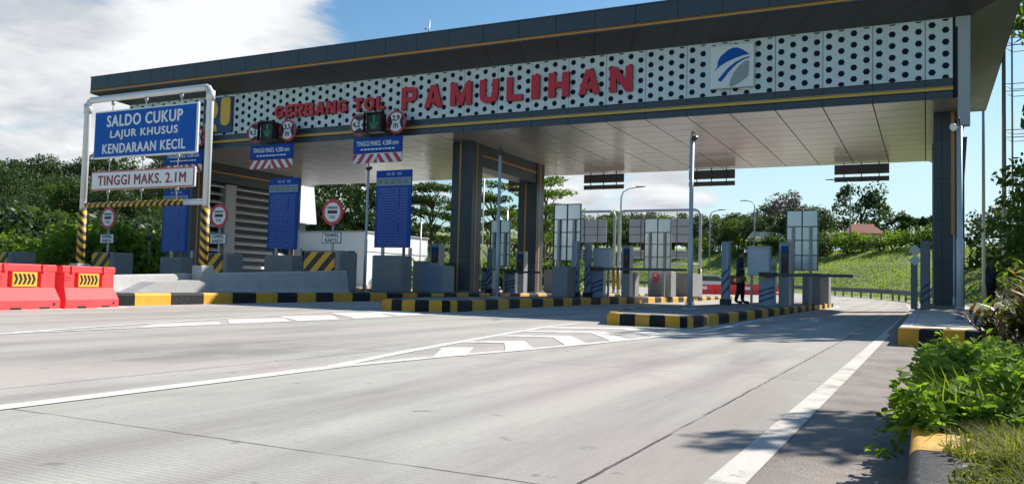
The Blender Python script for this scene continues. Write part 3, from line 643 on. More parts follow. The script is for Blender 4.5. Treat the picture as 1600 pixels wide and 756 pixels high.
# ------------------------------------------------------------------ lettering and emblems on the fascia
def box2(a, b, c, d): return [(a, c), (b, c), (b, d), (a, d)]
def ring2(a0, a1, n=14, ri=(.22, .26)):
    P = []
    for i in range(n):
        t0, t1 = R(a0+(a1-a0)*i/n), R(a0+(a1-a0)*(i+1)/n)
        P.append([(.5+.5*math.cos(t0), .5+.5*math.sin(t0)), (.5+.5*math.cos(t1), .5+.5*math.sin(t1)), (.5+ri[0]*math.cos(t1), .5+ri[1]*math.sin(t1)), (.5+ri[0]*math.cos(t0), .5+ri[1]*math.sin(t0))])
    return P
mir = lambda P: [(1-x, y) for x, y in P]
_P = [box2(0, .31, 0, 1), box2(.31, .7, .80, 1), box2(.31, .7, .36, .55), [(.7, .36), (.9, .40), (1, .53), (1, .83), (.9, .96), (.7, 1)]]
_A = [(0, 0), (.31, 0), (.5, .74), (.5, 1), (.33, 1)]; _M = [(.25, 1), (.25, .52), (.40, 0), (.5, 0), (.5, .40)]
GLYPH = {'P': _P, 'A': [_A, mir(_A), [(.366, .2), (.634, .2), (.582, .40), (.418, .40)]], 'M': [box2(0, .25, 0, 1), box2(.75, 1, 0, 1), _M, mir(_M)],
    'U': [box2(0, .31, .36, 1), box2(.69, 1, .36, 1), [(0, .36), (.05, .15), (.2, .03), (.36, 0), (.5, 0), (.5, .23), (.38, .26), (.31, .36)], mir([(0, .36), (.05, .15), (.2, .03), (.36, 0), (.5, 0), (.5, .23), (.38, .26), (.31, .36)])],
    'L': [box2(0, .36, 0, 1), box2(.36, 1, 0, .25)], 'I': [box2(0, 1, 0, 1)], 'H': [box2(0, .33, 0, 1), box2(.67, 1, 0, 1), box2(.33, .67, .37, .62)],
    'N': [box2(0, .29, 0, 1), box2(.71, 1, 0, 1), [(.29, 1), (.29, .56), (.71, 0), (.71, .44)]], 'E': [box2(0, .36, 0, 1), box2(.36, 1, 0, .23), box2(.36, .92, .39, .61), box2(.36, 1, .77, 1)],
    'R': [box2(0, .31, 0, 1), box2(.31, .7, .80, 1), box2(.31, .7, .40, .57), [(.7, .40), (.9, .44), (1, .55), (1, .84), (.9, .96), (.7, 1)], [(.36, .40), (.72, .40), (1.04, 0), (.68, 0)]],
    'B': [box2(0, .31, 0, 1), box2(.31, .7, .82, 1), box2(.31, .7, .43, .60), box2(.31, .7, 0, .19), [(.7, .515), (.86, .53), (.95, .62), (.95, .86), (.86, .97), (.7, 1)], [(.7, 0), (.9, .03), (1, .14), (1, .40), (.9, .5), (.7, .515)]],
    'T': [box2(0, 1, .76, 1), box2(.33, .67, 0, .76)], 'O': ring2(0, 360, 20), 'G': ring2(35, 320, 16)+[box2(.55, .74, .36, .54), [(.74, .12), (.98, .12), (.98, .54), (.74, .54)]]}
def letters(word, x0, x1, z0, z1, weights, name, label, bold):
    t = thing(name, label, 'lettering', ((x0+x1)/2, YF-.12, z0))
    tot = sum(weights); sp = (x1-x0)*bold; avail = (x1-x0)-sp*(len(word)-1); x = x0-(x0+x1)/2; h = z1-z0
    for ch, w in zip(word, weights):
        wd = avail*w/tot
        if ch != ' ':
            mb = MB()
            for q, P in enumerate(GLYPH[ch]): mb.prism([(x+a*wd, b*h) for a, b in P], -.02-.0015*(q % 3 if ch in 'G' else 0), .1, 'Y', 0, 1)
            mb.build('letter', [M_RED, M_LSIDE], t)
        x += wd+sp
    return t
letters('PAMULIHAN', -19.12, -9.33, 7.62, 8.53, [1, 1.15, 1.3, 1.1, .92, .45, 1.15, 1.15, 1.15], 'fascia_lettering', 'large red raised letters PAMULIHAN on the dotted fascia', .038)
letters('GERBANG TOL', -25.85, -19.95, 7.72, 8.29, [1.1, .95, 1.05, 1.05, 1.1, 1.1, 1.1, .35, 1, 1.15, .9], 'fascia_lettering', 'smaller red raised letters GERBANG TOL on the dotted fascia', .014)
# road company emblem: blue hill, road and grey leaf on a pale square
t = thing('emblem_panel', 'pale square emblem panel with blue hill and grey leaf shape on the fascia', 'emblem', (-5.83, YF-.02, 7.42))
mb = MB(); mb.box(-.72, .72, -.14, 0, 0, 1.47, 0, .015); mb.build('panel', M_WHT, t)
def epoly(pts): return [((x-355)/590*1.44, 1.47-(y-110)/530*1.47-((x-355)/590)*.10) for x, y in pts]
mb = MB()
mb.prism(epoly([(118, 435), (160, 375), (162, 320), (200, 255), (300, 180), (370, 152), (430, 152), (505, 180), (592, 235), (520, 245), (400, 280), (280, 325), (190, 375)]), -.155, -.135, 'Y')
mb.prism(epoly([(168, 540), (220, 485), (300, 400), (400, 330), (500, 285), (590, 262), (590, 275), (500, 305), (415, 355), (330, 430), (265, 505), (215, 562), (185, 565)]), -.155, -.135, 'Y')
mb.build('hill_shape', M_BLUE, t)
mb = MB(); mb.prism(epoly([(320, 615), (335, 555), (380, 460), (450, 375), (520, 325), (585, 305), (588, 400), (575, 500), (500, 555), (430, 595), (360, 628)]), -.155, -.135, 'Y'); mb.build('leaf_shape', M_STEEL, t)
# ministry emblem
t = thing('emblem_panel', 'yellow and navy rounded emblem at the left end of the fascia', 'emblem', (-29.25, YF-.02, 7.28))
mb = MB(); mb.box(-.98, .82, -.08, 0, .0, 1.66); mb.build('panel', M_NAVY, t)
M_EMBY = mat('emblem_yellow', (0.78, 0.47, 0.06), .45, var=.05)
mb = MB(); mb.prism([(.44+.29*math.cos(a), .58+.26*math.sin(a)) for a in [PI+PI*i/12 for i in range(13)]]+[(.73, 1.52), (.64, 1.62), (.24, 1.62), (.15, 1.52)], -.12, -.078, 'Y'); mb.build('yellow_bar', M_EMBY, t)
mb = MB(); mb.prism(disc(-.42, 1.08, .46, 24, .85), -.12, -.078, 'Y'); mb.build('yellow_disc', M_EMBY, t)
mb = MB(); mb.prism([(-.9, .08), (-.86, .48), (-.5, .56), (-.12, .36), (-.04, .08)], -.12, -.078, 'Y'); mb.build('yellow_foot', M_EMBY, t)

# ------------------------------------------------------------------ lane header signs hanging at the canopy edge
def lane_header(xc, s, right_txt, label, Y=27.45):
    t = thing('lane_header_sign', label, 'sign', (xc, Y, 5.42), 0, 'lane header signs hanging from the canopy edge')
    w = 2.35*s
    mb = MB(); mb.box(-w/2, w/2, -.03, .03, .42, 1.05); bd = mb.build('board', M_BLUE2, t)
    text('lettering', 'TINGGI MAKS. 4.200 mm', -w*.43, w*.43, -.032, .72, .92, M_WHT, bd, .01, .005)
    mb = MB(); rn = random.Random(5); x = -w*.34
    while x < w*.34:
        l = rn.uniform(.05, .16); mb.box(x, x+l, -.036, -.03, .55, .61); x += l+.045
    mb.build('lettering', M_WHT, bd)
    mb = MB(); mb.box(-w/2, 0, -.028, .028, .02, .39); mb.build('stripe_panel', M_RWSTR, t)
    mb = MB(); mb.box(0, w/2, -.028, .028, .02, .39); mb.build('stripe_panel', M_RWSTR2, t)
    for sx, tx in ((-1, ('4,2 m', None)), (1, right_txt)):
        cx = sx*.90; cz = 1.62
        mb = MB(); mb.prism(disc(cx, cz, .46), -.06, 0, 'Y'); di = mb.build('height_disc' if sx < 0 else 'width_disc', M_REDS, t)
        mb = MB(); mb.prism(disc(cx, cz, .375), -.066, -.055, 'Y'); mb.build('disc_face', M_WHT, di)
        for q in (1, -1):
            mb = MB()
            if sx < 0:
                mb.prism([(cx-.30, cz+q*.265), (cx+.30, cz+q*.265), (cx+.16, cz+q*.365), (cx-.16, cz+q*.365)], -.072, -.06, 'Y'); mb.prism([(cx-.28, cz+q*.27), (cx+.28, cz+q*.27), (cx, cz+q*.13)], -.0725, -.06, 'Y')
            else:
                mb.prism([(cx+q*.265, cz-.30), (cx+q*.265, cz+.30), (cx+q*.365, cz+.16), (cx+q*.365, cz-.16)], -.072, -.06, 'Y'); mb.prism([(cx+q*.27, cz-.26), (cx+q*.27, cz+.26), (cx+q*.17, cz)], -.0725, -.06, 'Y')
            mb.build('arrow_mark', M_BLACK, di)
        if sx < 0: text('lettering', '4,2 m', cx-.34, cx+.34, -.068, cz-.12, cz+.12, M_BLACK, di, .02, .006)
        else:
            text('lettering', tx, cx-.17, cx+.17, -.068, cz+.02, cz+.27, M_BLACK, di, .02, .006); text('lettering', 'm', cx-.10, cx+.10, -.068, cz-.24, cz-.06, M_BLACK, di, .02, .006)
    mb = MB(); mb.box(-.36, .40, -.34, .0, 1.22, 1.98, 0, .02); mb.box(-.40, .44, -.5, -.34, 1.95, 2.0); mb.box(-.40, -.37, -.5, -.34, 1.2, 1.99); mb.box(.41, .44, -.5, -.34, 1.2, 1.99); lb = mb.build('signal_box', M_BLACK, t)
    mb = MB(); cz = 1.62
    for k in range(4): mb.box(-.012, .052, -.348, -.338, cz+.20-.11*k, cz+.27-.11*k)
    for k in range(3):
        for q in (1, -1): mb.box(.02+q*(.05+.055*k)-.028, .02+q*(.05+.055*k)+.028, -.348, -.338, cz-.25+.09*k, cz-.19+.09*k)
    mb.build('green_arrow', M_GRN, lb)
    mb = MB()
    for q in (-.75, .75): mb.tube([(q, .04, .1), (q, .04, 2.2), (q, .3, 2.2)], .03, 8)
    mb.box(-1.35, 1.35, .03, .07, 1.56, 1.62); mb.build('bracket', M_DGREY, t)
lane_header(-25.55, 1.02, '3,5', 'lane header sign with 4,2 m and 3,5 m discs')
lane_header(-19.92, 1.02, '2,9', 'lane header sign with 4,2 m and 2,9 m discs')
lane_header(-30.9, 1.02, '3,5', 'lane header sign half hidden behind the big blue SALDO CUKUP sign')

# ------------------------------------------------------------------ tariff boards and lane blocks
def tariff_board(x, y, z0, z1, w, label, front=True):
    t = thing('tariff_board', label, 'sign', (x, y, .26), 0, 'tall blue tariff boards on the islands')
    h0, h1 = z0-.26, z1-.26
    mb = MB(); mb.box(-w/2, w/2, -.03, .03, h0, h1, 0, .008); bd = mb.build('board', M_BLUE2, t)
    hh = h1-h0
    mb = MB(); mb.box(-w/2+.015, w/2-.015, -.036, -.028, h1-hh*.20, h1-hh*.095); mb.build('header_panel', M_BLUEW, bd)
    mb = MB(); rn = random.Random(int(abs(x)*10))
    xx = -w*.2
    for l in (.16, .14, .0, .2):
        if l: mb.box(xx, xx+l, -.036, -.03, h1-hh*.065, h1-hh*.03)
        xx += l+.06
    for k in range(22):
        z = h1-hh*.225-k*(hh*.765/22); mb.box(-w/2+.03, w/2-.03, -.034, -.03, z-.006, z)
        x_ = -w*.42
        while x_ < w*.15:
            l = rn.uniform(.04, .12); mb.box(x_, x_+l, -.034, -.03, z-.075, z-.045); x_ += l+.03
        x_ = w*.2
        for q in range(4): mb.box(x_, x_+.06, -.034, -.03, z-.075, z-.045); x_ += .085
    mb.build('lettering', mat('board_letter', (0.20, 0.27, 0.48), .5), bd)
    mb = MB()
    for q in (0, 1):
        z = h1-hh*(.125+.032*q)
        for c in range(5): mb.box(-w*.44+c*w*.18, -w*.44+c*w*.18+w*.12, -.040, -.034, z-.03, z)
    mb.build('header_marks', M_DGREY, bd)
    mb = MB()
    for q in (-w*.3, w*.3): mb.box(q-.04, q+.04, .032, .11, 0, h1-.1)
    for k in range(3): mb.box(-w/2+.03, w/2-.03, .032, .07, h0+hh*(.15+.33*k), h0+hh*(.15+.33*k)+.06)
    mb.build('frame', M_DGREY, t)
    return t
tariff_board(-18.05, 26.0, 1.93, 4.87, 1.62, 'tall blue tariff board nearest the middle column')
tariff_board(-23.45, 26.0, 1.84, 4.75, 1.55, 'tall blue tariff board between the louvred wall and the white panel')
tariff_board(-29.6, 26.0, 1.70, 4.45, 1.55, 'tall blue tariff board below the SALDO CUKUP sign')
def board_back(x, y, z0, z1, w, label, rz=0):
    t = thing('tariff_board', label, 'sign', (x, y, .2), rz, 'backs of tariff boards facing the other way')
    h0, h1 = z0-.2, z1-.2
    mb = MB(); mb.box(-w/2, w/2, 0, .03, h0, h1); mb.build('board', M_PBACK, t)
    mb = MB(); hh = h1-h0
    for q in (-w/2+.02, 0, w/2-.02): mb.box(q-.018, q+.018, -.035, 0, h0, h1)
    for k in (0, .25, .5, .73, 1): mb.box(-w/2, w/2, -.03, 0, h0+hh*k-.016, h0+hh*k+.016)
    mb.build('frame', M_DGREY, t)
    mb = MB()
    for q in (-w*.27, w*.27): mb.box(q-.045, q+.045, -.11, -.036, 0, h0+hh*.73)
    mb.build('post', M_STEEL, t)
board_back(-3.95, 31.0, 1.42, 3.55, 1.1, 'grey back of a tariff board behind the two workers')
board_back(-11.2, 37.6, 1.5, 3.9, 1.3, 'grey back of a tariff board above the red hydrant box')
board_back(-12.0, 28.6, 1.6, 3.7, 1.12, 'grey back of a tariff board on the island left of the hanging frame signs')
board_back(-17.6, 34.0, 1.5, 3.6, 1.05, 'grey back of a tariff board seen between the middle columns')

def crash_block(x, y, w, d, h, label, panel=True, pw=1.05):
    t = thing('crash_block', label, 'barrier', (x, y, .26), 0, 'grey concrete blocks ahead of the lanes')
    mb = MB(); mb.box(-w/2, w/2, 0, d, 0, h, 0, .05); mb.build('block', M_CONCD, t)
    if panel:
        mb = MB(); mb.box(-w/2+.02, -w/2+.02+min(pw*1.25, w*.86), -.03, -.004, h-.78, h-.03); mb.build('hazard_panel', M_HAZ, t)
    return t
def stop_disc(x, y, zc, zp, label, r=.46):
    t = thing('gate_stop_sign', label, 'sign', (x, y, .26), 0, 'round toll stop signs with TEMPEL KARTU plates')
    z = zc-.26; p = zp-.26
    mb = MB(); mb.tube([(0, .05, 0), (0, .05, z+.3)], .045, 12); mb.build('post', M_GALV, t)
    mb = MB(); mb.prism(disc(0, z, r), -.02, 0.0, 'Y'); di = mb.build('disc', M_REDS, t)
    mb = MB(); mb.prism(disc(0, z, r*.74), -.026, -.015, 'Y'); mb.build('disc_face', M_WHT, di)
    mb = MB(); mb.box(-r*.46, r*.46, -.031, -.02, z-.05, z+.065, 0, .01); mb.build('black_bar', M_BLACK, di)
    text('lettering', 'GERBANG', -r*.5, r*.5, -.027, z+r*.25, z+r*.44, M_BLACK, di, .005, .004); text('lettering', 'TOL', -r*.3, r*.3, -.027, z-r*.48, z-r*.27, M_BLACK, di, .005, .004)
    mb = MB(); mb.box(-.42, .42, -.02, 0, p-.20, p+.20); pl = mb.build('plate', M_BLACK, t)
    mb = MB(); mb.box(-.395, .395, -.026, -.015, p-.175, p+.175); mb.build('plate_face', M_WHT, pl)
    text('lettering', 'TEMPEL', -.33, .33, -.027, p+.025, p+.145, M_BLACK, pl, .015, .004); text('lettering', 'KARTU', -.27, .27, -.027, p-.145, p-.025, M_BLACK, pl, .015, .004)
# lane islands seen from the left edge to the middle column
crash_block(-18.1, 22.0, 1.5, 1.0, 1.35, 'grey concrete block with yellow and black panel at the end of the long low wall')
crash_block(-23.3, 22.3, 1.15, .9, 1.27, 'grey block with hazard panel behind the right post of the blue sign frame')
crash_block(-29.5, 22.4, 1.2, 1.0, 1.27, 'grey block with hazard panel behind the right hand red barrier')
crash_block(-36.0, 22.4, 1.2, 1.2, 1.27, 'grey block with hazard panel at the left edge of the picture')
stop_disc(-18.66, 23.2, 3.03, 2.13, 'round GERBANG TOL stop sign with TEMPEL KARTU plate, nearest the middle column')
stop_disc(-24.48, 23.6, 3.02, 2.13, 'round GERBANG TOL stop sign beside the right post of the blue sign frame')
stop_disc(-30.82, 23.6, 3.02, 2.15, 'round GERBANG TOL stop sign seen under the striped bar of the frame')
for x, y, w, h, lb in ((-17.85, 25.4, 1.35, 1.36, 'plain grey block under the tariff board nearest the middle column'), (-23.1, 25.4, 1.45, 1.33, 'plain grey block under the tariff board by the louvred wall'), (-29.1, 25.4, 1.3, 1.2, 'plain grey block under the tariff board below the blue sign')):
    t = thing('crash_block', lb, 'barrier', (x, y, .26), 0, 'grey concrete blocks ahead of the lanes'); mb = MB(); mb.box(-w/2, w/2, 0, .7, 0, h, 0, .04); mb.build('block', M_CONCD, t)
    mb = MB()
    for q in (-.62, .62): mb.box(q-.05, q+.05, .55, .65, h, h+.3)
    mb.build('bracket', M_GALV, t)

# the low concrete wall along the fourth island, the ramped plinth and frame bases
def sloped_wall(y0, y1, xf, wt, z0, zt0, zt1, wbase, label):
    t = MB(); n = 8; vs = []; fs = []
    for i in range(n+1):
        k = i/n; y = y0+(y1-y0)*k; z = zt0+(zt1-zt0)*k
        vs += [(xf, y, z0), (xf-.06, y, z0+.12), (xf-.14, y, z-.03), (xf-.17, y, z), (xf-wbase+.1, y, z), (xf-wbase, y, z0)]
    for i in range(n):
        for j in range(6): fs.append((i*6+j, (i+1)*6+j, (i+1)*6+(j+1) % 6, i*6+(j+1) % 6))
    fs.append(tuple(range(6))); fs.append(tuple(n*6+j for j in range(5, -1, -1)))
    t.add(vs, fs); o = t.build('concrete_wall', M_CONC); tag(o, label, 'wall'); return o
sloped_wall(12.2, 21.95, -16.85, 0, .262, .60, .97, .5, 'long low pale concrete wall rising towards the grey hazard block')
sloped_wall(4, 13.2, -22.6, 0, .0, .75, .80, .5, 'pale concrete wall end at the left edge beyond the red barriers')
mb = MB(); mb.prism([(13.1, .262), (13.7, .50), (14.95, .56), (15.15, .50), (15.35, .262)], -16.62, -16.1, 'X'); tag(mb.build('concrete_plinth', M_CONC), 'short ramped concrete plinth beside the low wall', 'plinth')

# ------------------------------------------------------------------ SALDO CUKUP height frame
FY = 15.7; FXR, FXL = -16.78, -21.6
t = thing('clearance_gate', 'tall white pipe frame with striped posts standing over the small vehicle lane', 'sign frame', ((FXL+FXR)/2, FY, .26))
T0 = Vector(((FXL+FXR)/2, FY, .26)); hw = (FXR-FXL)/2
zt = 5.66; SZ, SH = 3.945, 1.265
mb = MB()
for q in (-1, 1):
    mb.tube([(q*hw, 0, .7), (q*hw, 0, zt-.62), (q*(hw-.03), 0, zt-.42), (q*(hw-.12), 0, zt-.3)], .092, 14)
    mb.tube([(q*hw, 0, zt-.66), (q*hw, 0, zt-.40)], .112, 14)
mb.tube([(-hw+.02, 0, zt-.42), (-hw+.14, 0, zt-.3), (hw-.14, 0, zt-.3), (hw-.02, 0, zt-.42)], .09, 14)
mb.build('pipe_frame', M_PIPE, t)
for q in (-1, 1):
    mb = MB(); mb.tube([(q*hw, 0, .62), (q*hw, 0, 2.22)], .112, 16, cap=True); mb.build('striped_sleeve', M_POSTSTR, t)
    mb = MB(); mb.box(q*hw-.17, q*hw+.17, -.22, .22, 0, .68, 0, .02); mb.build('base_block', M_CONC, t)
mb = MB(); mb.tube([(-hw+.15, 0, 2.34), (hw-.75, 0, 2.34)], .075, 12); mb.build('striped_bar', M_BARSTR, t)
mb = MB(); mb.tube([(-hw+.05, 0, 2.34), (-hw+.16, 0, 2.34)], .07, 12); mb.tube([(hw-.76, 0, 2.34), (hw-.05, 0, 2.34)], .08, 12); mb.build('bar_end', M_PIPE, t)
# the hanging blue sign and the white height sign are things of their own
def hang_rods(mb, xs, z0, z1):
    for x in xs:
        mb.tube([(x, 0, z0), (x, 0, z1)], .013, 8); mb.tube([(x, 0, z1-.10), (x, 0, z1+.02)], .045, 8)
ts = thing('lane_sign', 'large blue sign reading SALDO CUKUP LAJUR KHUSUS KENDARAAN KECIL', 'sign', (T0.x, FY, SZ))
SW = 1.985
mb = MB(); mb.box(-SW-.045, SW+.045, -.05, .035, -.045, SH+.045, 0, .02); fr_ = mb.build('frame', M_WHT, ts)
mb = MB(); mb.box(-SW, SW, -.056, -.03, 0, SH); bd = mb.build('board', M_BLUE, ts)
text('lettering', 'SALDO CUKUP', -1.48, 1.48, -.056, .845, 1.16, M_WHT, bd, .02, .006, spacing=1.12)
text('lettering', 'LAJUR KHUSUS', -1.32, 1.32, -.056, .465, .73, M_WHT, bd, .02, .006, spacing=1.15)
text('lettering', 'KENDARAAN KECIL', -1.62, 1.62, -.056, .09, .355, M_WHT, bd, .02, .006, spacing=1.12)
for q in (-1.35, 0, 1.35): mb = MB(); hang_rods(mb, (q,), SH+.045, zt+.26-SZ-.40); mb.build('hanger', M_GALV, ts)
ts = thing('height_limit_sign', 'white sign with red border reading TINGGI MAKS. 2.1M', 'sign', (T0.x-.03, FY, 3.01))
mb = MB(); mb.box(-2.03, 2.03, -.045, .03, 0, .53, 0, .015); fr_ = mb.build('frame', M_WHT, ts)
mb = MB(); mb.box(-2.02, 2.02, -.048, -.03, .008, .522); mb.build('border', M_REDS, fr_)
mb = MB(); mb.box(-1.985, 1.985, -.051, -.03, .038, .492); bd = mb.build('board', M_WHT, ts)
text('lettering', 'TINGGI MAKS. 2.1M', -1.72, 1.72, -.051, .13, .40, M_MAROON, bd, .014, .006, spacing=1.12)
for q in (-1.35, 0, 1.35):
    mb = MB(); hang_rods(mb, (q,), .53, SZ-3.01-.05); mb.build('hanger', M_GALV, ts); mb = MB(); hang_rods(mb, (q,), -.35, -.0); mb.build('hanger', M_GALV, ts)

# ------------------------------------------------------------------ red water-filled barriers
def water_barrier(label, loc, rz, L_=1.42):
    t = thing('water_barrier', label, 'barrier', loc, rz, 'red plastic barriers at the lane edge')
    # local x: along the barrier (reads left to right from its front at -y)
    h = .79; mb = MB()
    prof = [(-.27, .0), (-.27, .16), (-.15, .38), (-.10, .40), (-.10, .66), (.10, .66), (.10, .40), (.15, .38), (.27, .16), (.27, .0)]
    x0, x1 = -L_/2+.02, L_/2-.02
    vs = [(x, y, z) for x in (x0, x1) for y, z in prof]; n = len(prof)
    # flared ends: the foot is longer than the neck
    vs = [((x+(.10 if x < 0 else -.02)*(1 if z > .39 else max(0, (z-.1)/.29) if z > .1 else 0)), y, z) for x, y, z in vs]
    fs = [(i, (i+1) % n, n+(i+1) % n, n+i) for i in range(n)]+[tuple(range(n)), tuple(range(2*n-1, n-1, -1))]
    mb.add(vs, fs)
    mb.box(-L_/2+.03, L_/2, -.155, .155, .655, h, 0, .02)
    for a, b in ((-L_/2+.10, -L_/2+.36), (-.28, .26), (L_/2-.36, L_/2-.03)):
        mb.box(a, b, -.145, .145, .37, .665, 0, .012)
    for q in (-.42, .40): mb.prism([(q-.05, h-.002), (q+.05, h-.002), (q+.035, h-.13), (q-.035, h-.13)], -.175, .175, 'Y')
    mb.build('body', M_BARR, t)
    mb = MB()
    for q in (-.28, .34): mb.box(q-.11, q+.11, -.275, .275, -.0, .045)
    mb.tube([(L_/2-.16, -.275, .09), (L_/2-.16, -.2, .09)], .03, 10)
    mb.build('slot', M_BLACK, t)
    mb = MB(); mb.box(-.27, .25, -.165, -.147, .40, .65); pl = mb.build('chevron_plate', M_YLINE, t)
    mb = MB()
    for k in range(5):
        x = -.245+k*.093
        mb.prism([(x, .44), (x+.045, .44), (x+.088, .53), (x+.045, .62), (x, .62), (x+.043, .53)], -.171, -.160, 'Y')
    mb.build('chevron', M_BLACK, pl)
    mb = MB()
    mb.prism([(-.62, .545), (-.56, .585), (-.49, .575), (-.45, .55), (-.53, .565)], -.149, -.14, 'Y'); mb.prism([(-.60, .51), (-.46, .515), (-.46, .53), (-.60, .525)], -.149, -.14, 'Y')
    mb.build('logo', M_MAROON, t)
    return t
bang = math.atan2(.65, -.14)   # direction of the row
for k, lb in enumerate(('first red plastic barrier from the left, cut by the picture edge', 'red plastic barrier with chevron plate, left of the pair', 'red plastic barrier with chevron plate next to the yellow kerb end')):
    s_ = (k-1)*1.50; water_barrier(lb, (-14.16+s_*-.21, 9.12+s_*.977, .004), R(102))

# ------------------------------------------------------------------ camera poles
def cctv_pole(x, y, z0, z1, r, label, arm=1):
    t = thing('camera_pole', label, 'pole', (x, y, z0), 0, 'slim grey poles with cameras on the islands'); h = z1-z0
    mb = MB(); mb.tube([(0, 0, .03), (0, 0, h*.42), (0, 0, h*.42+.02), (0, 0, h)], [r, r, r*.78, r*.78], 14); mb.build('pole', M_GREYP, t)
    mb = MB(); mb.box(-r*2.6, r*2.6, -r*2.6, r*2.6, 0, .03)
    for k in range(4):
        a = PI/4+k*PI/2; d = Vector((math.cos(a), math.sin(a), 0)); mb.prism([(-.012, .03), (.012, .03), (.012, .28)], 0, .01, 'Y') if False else mb.tube([d*r*2.2+Vector((0, 0, .03)), d*r+Vector((0, 0, .25))], .012, 6)
    mb.build('base_plate', M_GREYP, t)
    c = thing('security_camera', 'small '+('white' if arm < 0 else 'dark')+' camera on top of the '+label, 'camera', (x, y, z0+h), 0); c['label'] = ' '.join(('small camera at the top of '+label).split()[:16])
    mb = MB(); mb.tube([(0, 0, .02), (0, -.02, .12), (arm*.03, -.04, .16), (arm*.07, -.06, .10)], .014, 8); mb.tube([(arm*.0, -.02, .12), (arm*.10, -.02, .05), (arm*.06, 0, -.12)], .008, 6); mb.build('bracket', M_BLACK, c)
    mb = MB(); mb.tube([(arm*.09, .05, .02), (arm*.09, -.20, -.05)], [.05, .055], 10); mb.build('housing', M_WHT if arm < 0 else M_BLACK, c)
cctv_pole(-4.72, 18.4, .2, 4.05, .06, 'grey pole at the near end of the middle island')
cctv_pole(.49, 15.3, .235, 3.42, .055, 'grey pole on the right pavement before the column', -1)
cctv_pole(-11.2, 21.5, .26, 4.5, .06, 'grey pole just right of the middle front column', 1)
cctv_pole(-17.3, 23.35, .27, 4.55, .055, 'grey pole left of the nearest tariff board', 1)
# the mast on the roof
t = thing('roof_mast', 'thin mast with a small white camera on the roof edge', 'pole', (-18.0, 28.0, EZ1+.03))
mb = MB(); mb.tube([(0, 0, 0), (.03, 0, .95)], [.035, .025], 8); mb.build('mast', M_GREYP, t)
mb = MB(); mb.tube([(-.05, .0, .62), (-.17, -.05, .58)], .05, 8); mb.build('camera_housing', M_WHT, t)

# ------------------------------------------------------------------ lane equipment
def motif(mb, w, h, y, mi=0):
    for k, (a, b) in enumerate(((.28, .50), (.42, .66), (.12, .30))):
        mb.prism([(-w/2+.01, h*a-.04), (-w*.1, h*(a+.06)), (w/2-.01, h*(a+.13)), (w/2-.01, h*(a+.21)), (0, h*(a+.12)), (-w/2+.01, h*(a+.05))], y-.004, y+.01, 'Y', mi)
def reader_post(x, y, z0, z1, w, label, d=.22):
    t = thing('reader_post', label, 'post', (x, y, z0), 0, 'slim vehicle detector posts on the islands'); h = z1-z0
    mb = MB(); mb.box(-w/2, w/2, -d/2, d/2, .16, h, 0, .02); mb.build('housing', M_BLUEW, t)
    mb = MB(); mb.box(-w/2-.03, w/2+.03, -d/2-.03, d/2+.03, 0, .18); mb.build('base', M_BLACK, t)
    mb = MB(); motif(mb, w, h, -d/2); mb.build('wave_motif', M_NAVY, t)
    mb = MB(); mb.box(w*.1, w*.3, -d/2-.006, -d/2+.01, h*.55, h*.95); mb.build('lens_strip', M_STEEL, t)
def barrier_gate(x, y, z0, w, h, arm, dirx, label):
    t = thing('barrier_gate', label, 'barrier gate', (x, y, z0), 0, 'boom gates across the lanes')
    mb = MB(); mb.box(-w/2, w/2, -.17, .17, 0, h, 0, .02); mb.box(-w/2-.02, w/2+.02, -.19, .19, h+.001, h+.045, 0, .01); mb.build('cabinet', M_BLUEW, t)
    mb = MB(); motif(mb, w, h, -.17); mb.build('wave_motif', M_NAVY, t)
    mb = MB(); mb.box(w/2, w/2+.008, -.13, .13, .12, h-.08); mb.box(w/2+.008, w/2+.03, -.1, -.07, h*.45, h*.6); mb.build('door', M_CAB, t)
    mb = MB(); mb.box(-w/2+.04, -w/2+.16, -.176, -.169, h-.16, h-.08); mb.build('sticker', M_YLINE, t)
    mb = MB(); mb.tube([(0, -.21, h-.04), (0, -.32, h-.04)], .07, 12); mb.box(-.2*dirx, .32*dirx, -.33, -.24, h-.10, h+.02); mb.build('arm_hub', M_BLACK, t)
    mb = MB(); mb.box(.3*dirx, arm*dirx, -.31, -.26, h-.085, h+.005); mb.build('boom', M_DGREY, t)
def cabinet(x, y, z0, zb, zt, w, label):
    t = thing('control_cabinet', label, 'cabinet', (x, y, z0))
    mb = MB(); mb.box(-w/2, w/2, -.2, .2, zb-z0, zt-z0, 0, .015); b_ = mb.build('cabinet_box', M_CAB, t)
    mb = MB(); mb.box(-w/2-.03, w/2+.03, -.24, .24, zt-z0+.001, zt-z0+.03); mb.build('rain_cap', M_CAB, b_)
    mb = MB(); mb.box(-w/2+.04, w/2-.04, -.212, -.2, zb-z0+.04, zt-z0-.05); mb.box(-w*.22, -w*.18, -.23, -.21, (zb+zt)/2-z0-.08, (zb+zt)/2-z0+.08); mb.build('door', M_CAB, b_)
    mb = MB()
    for q in (-.7, .7): mb.box(q*w/2-.03, q*w/2+.03, -.05, .05, 0, zb-z0)
    mb.build('leg', M_STEEL, t)
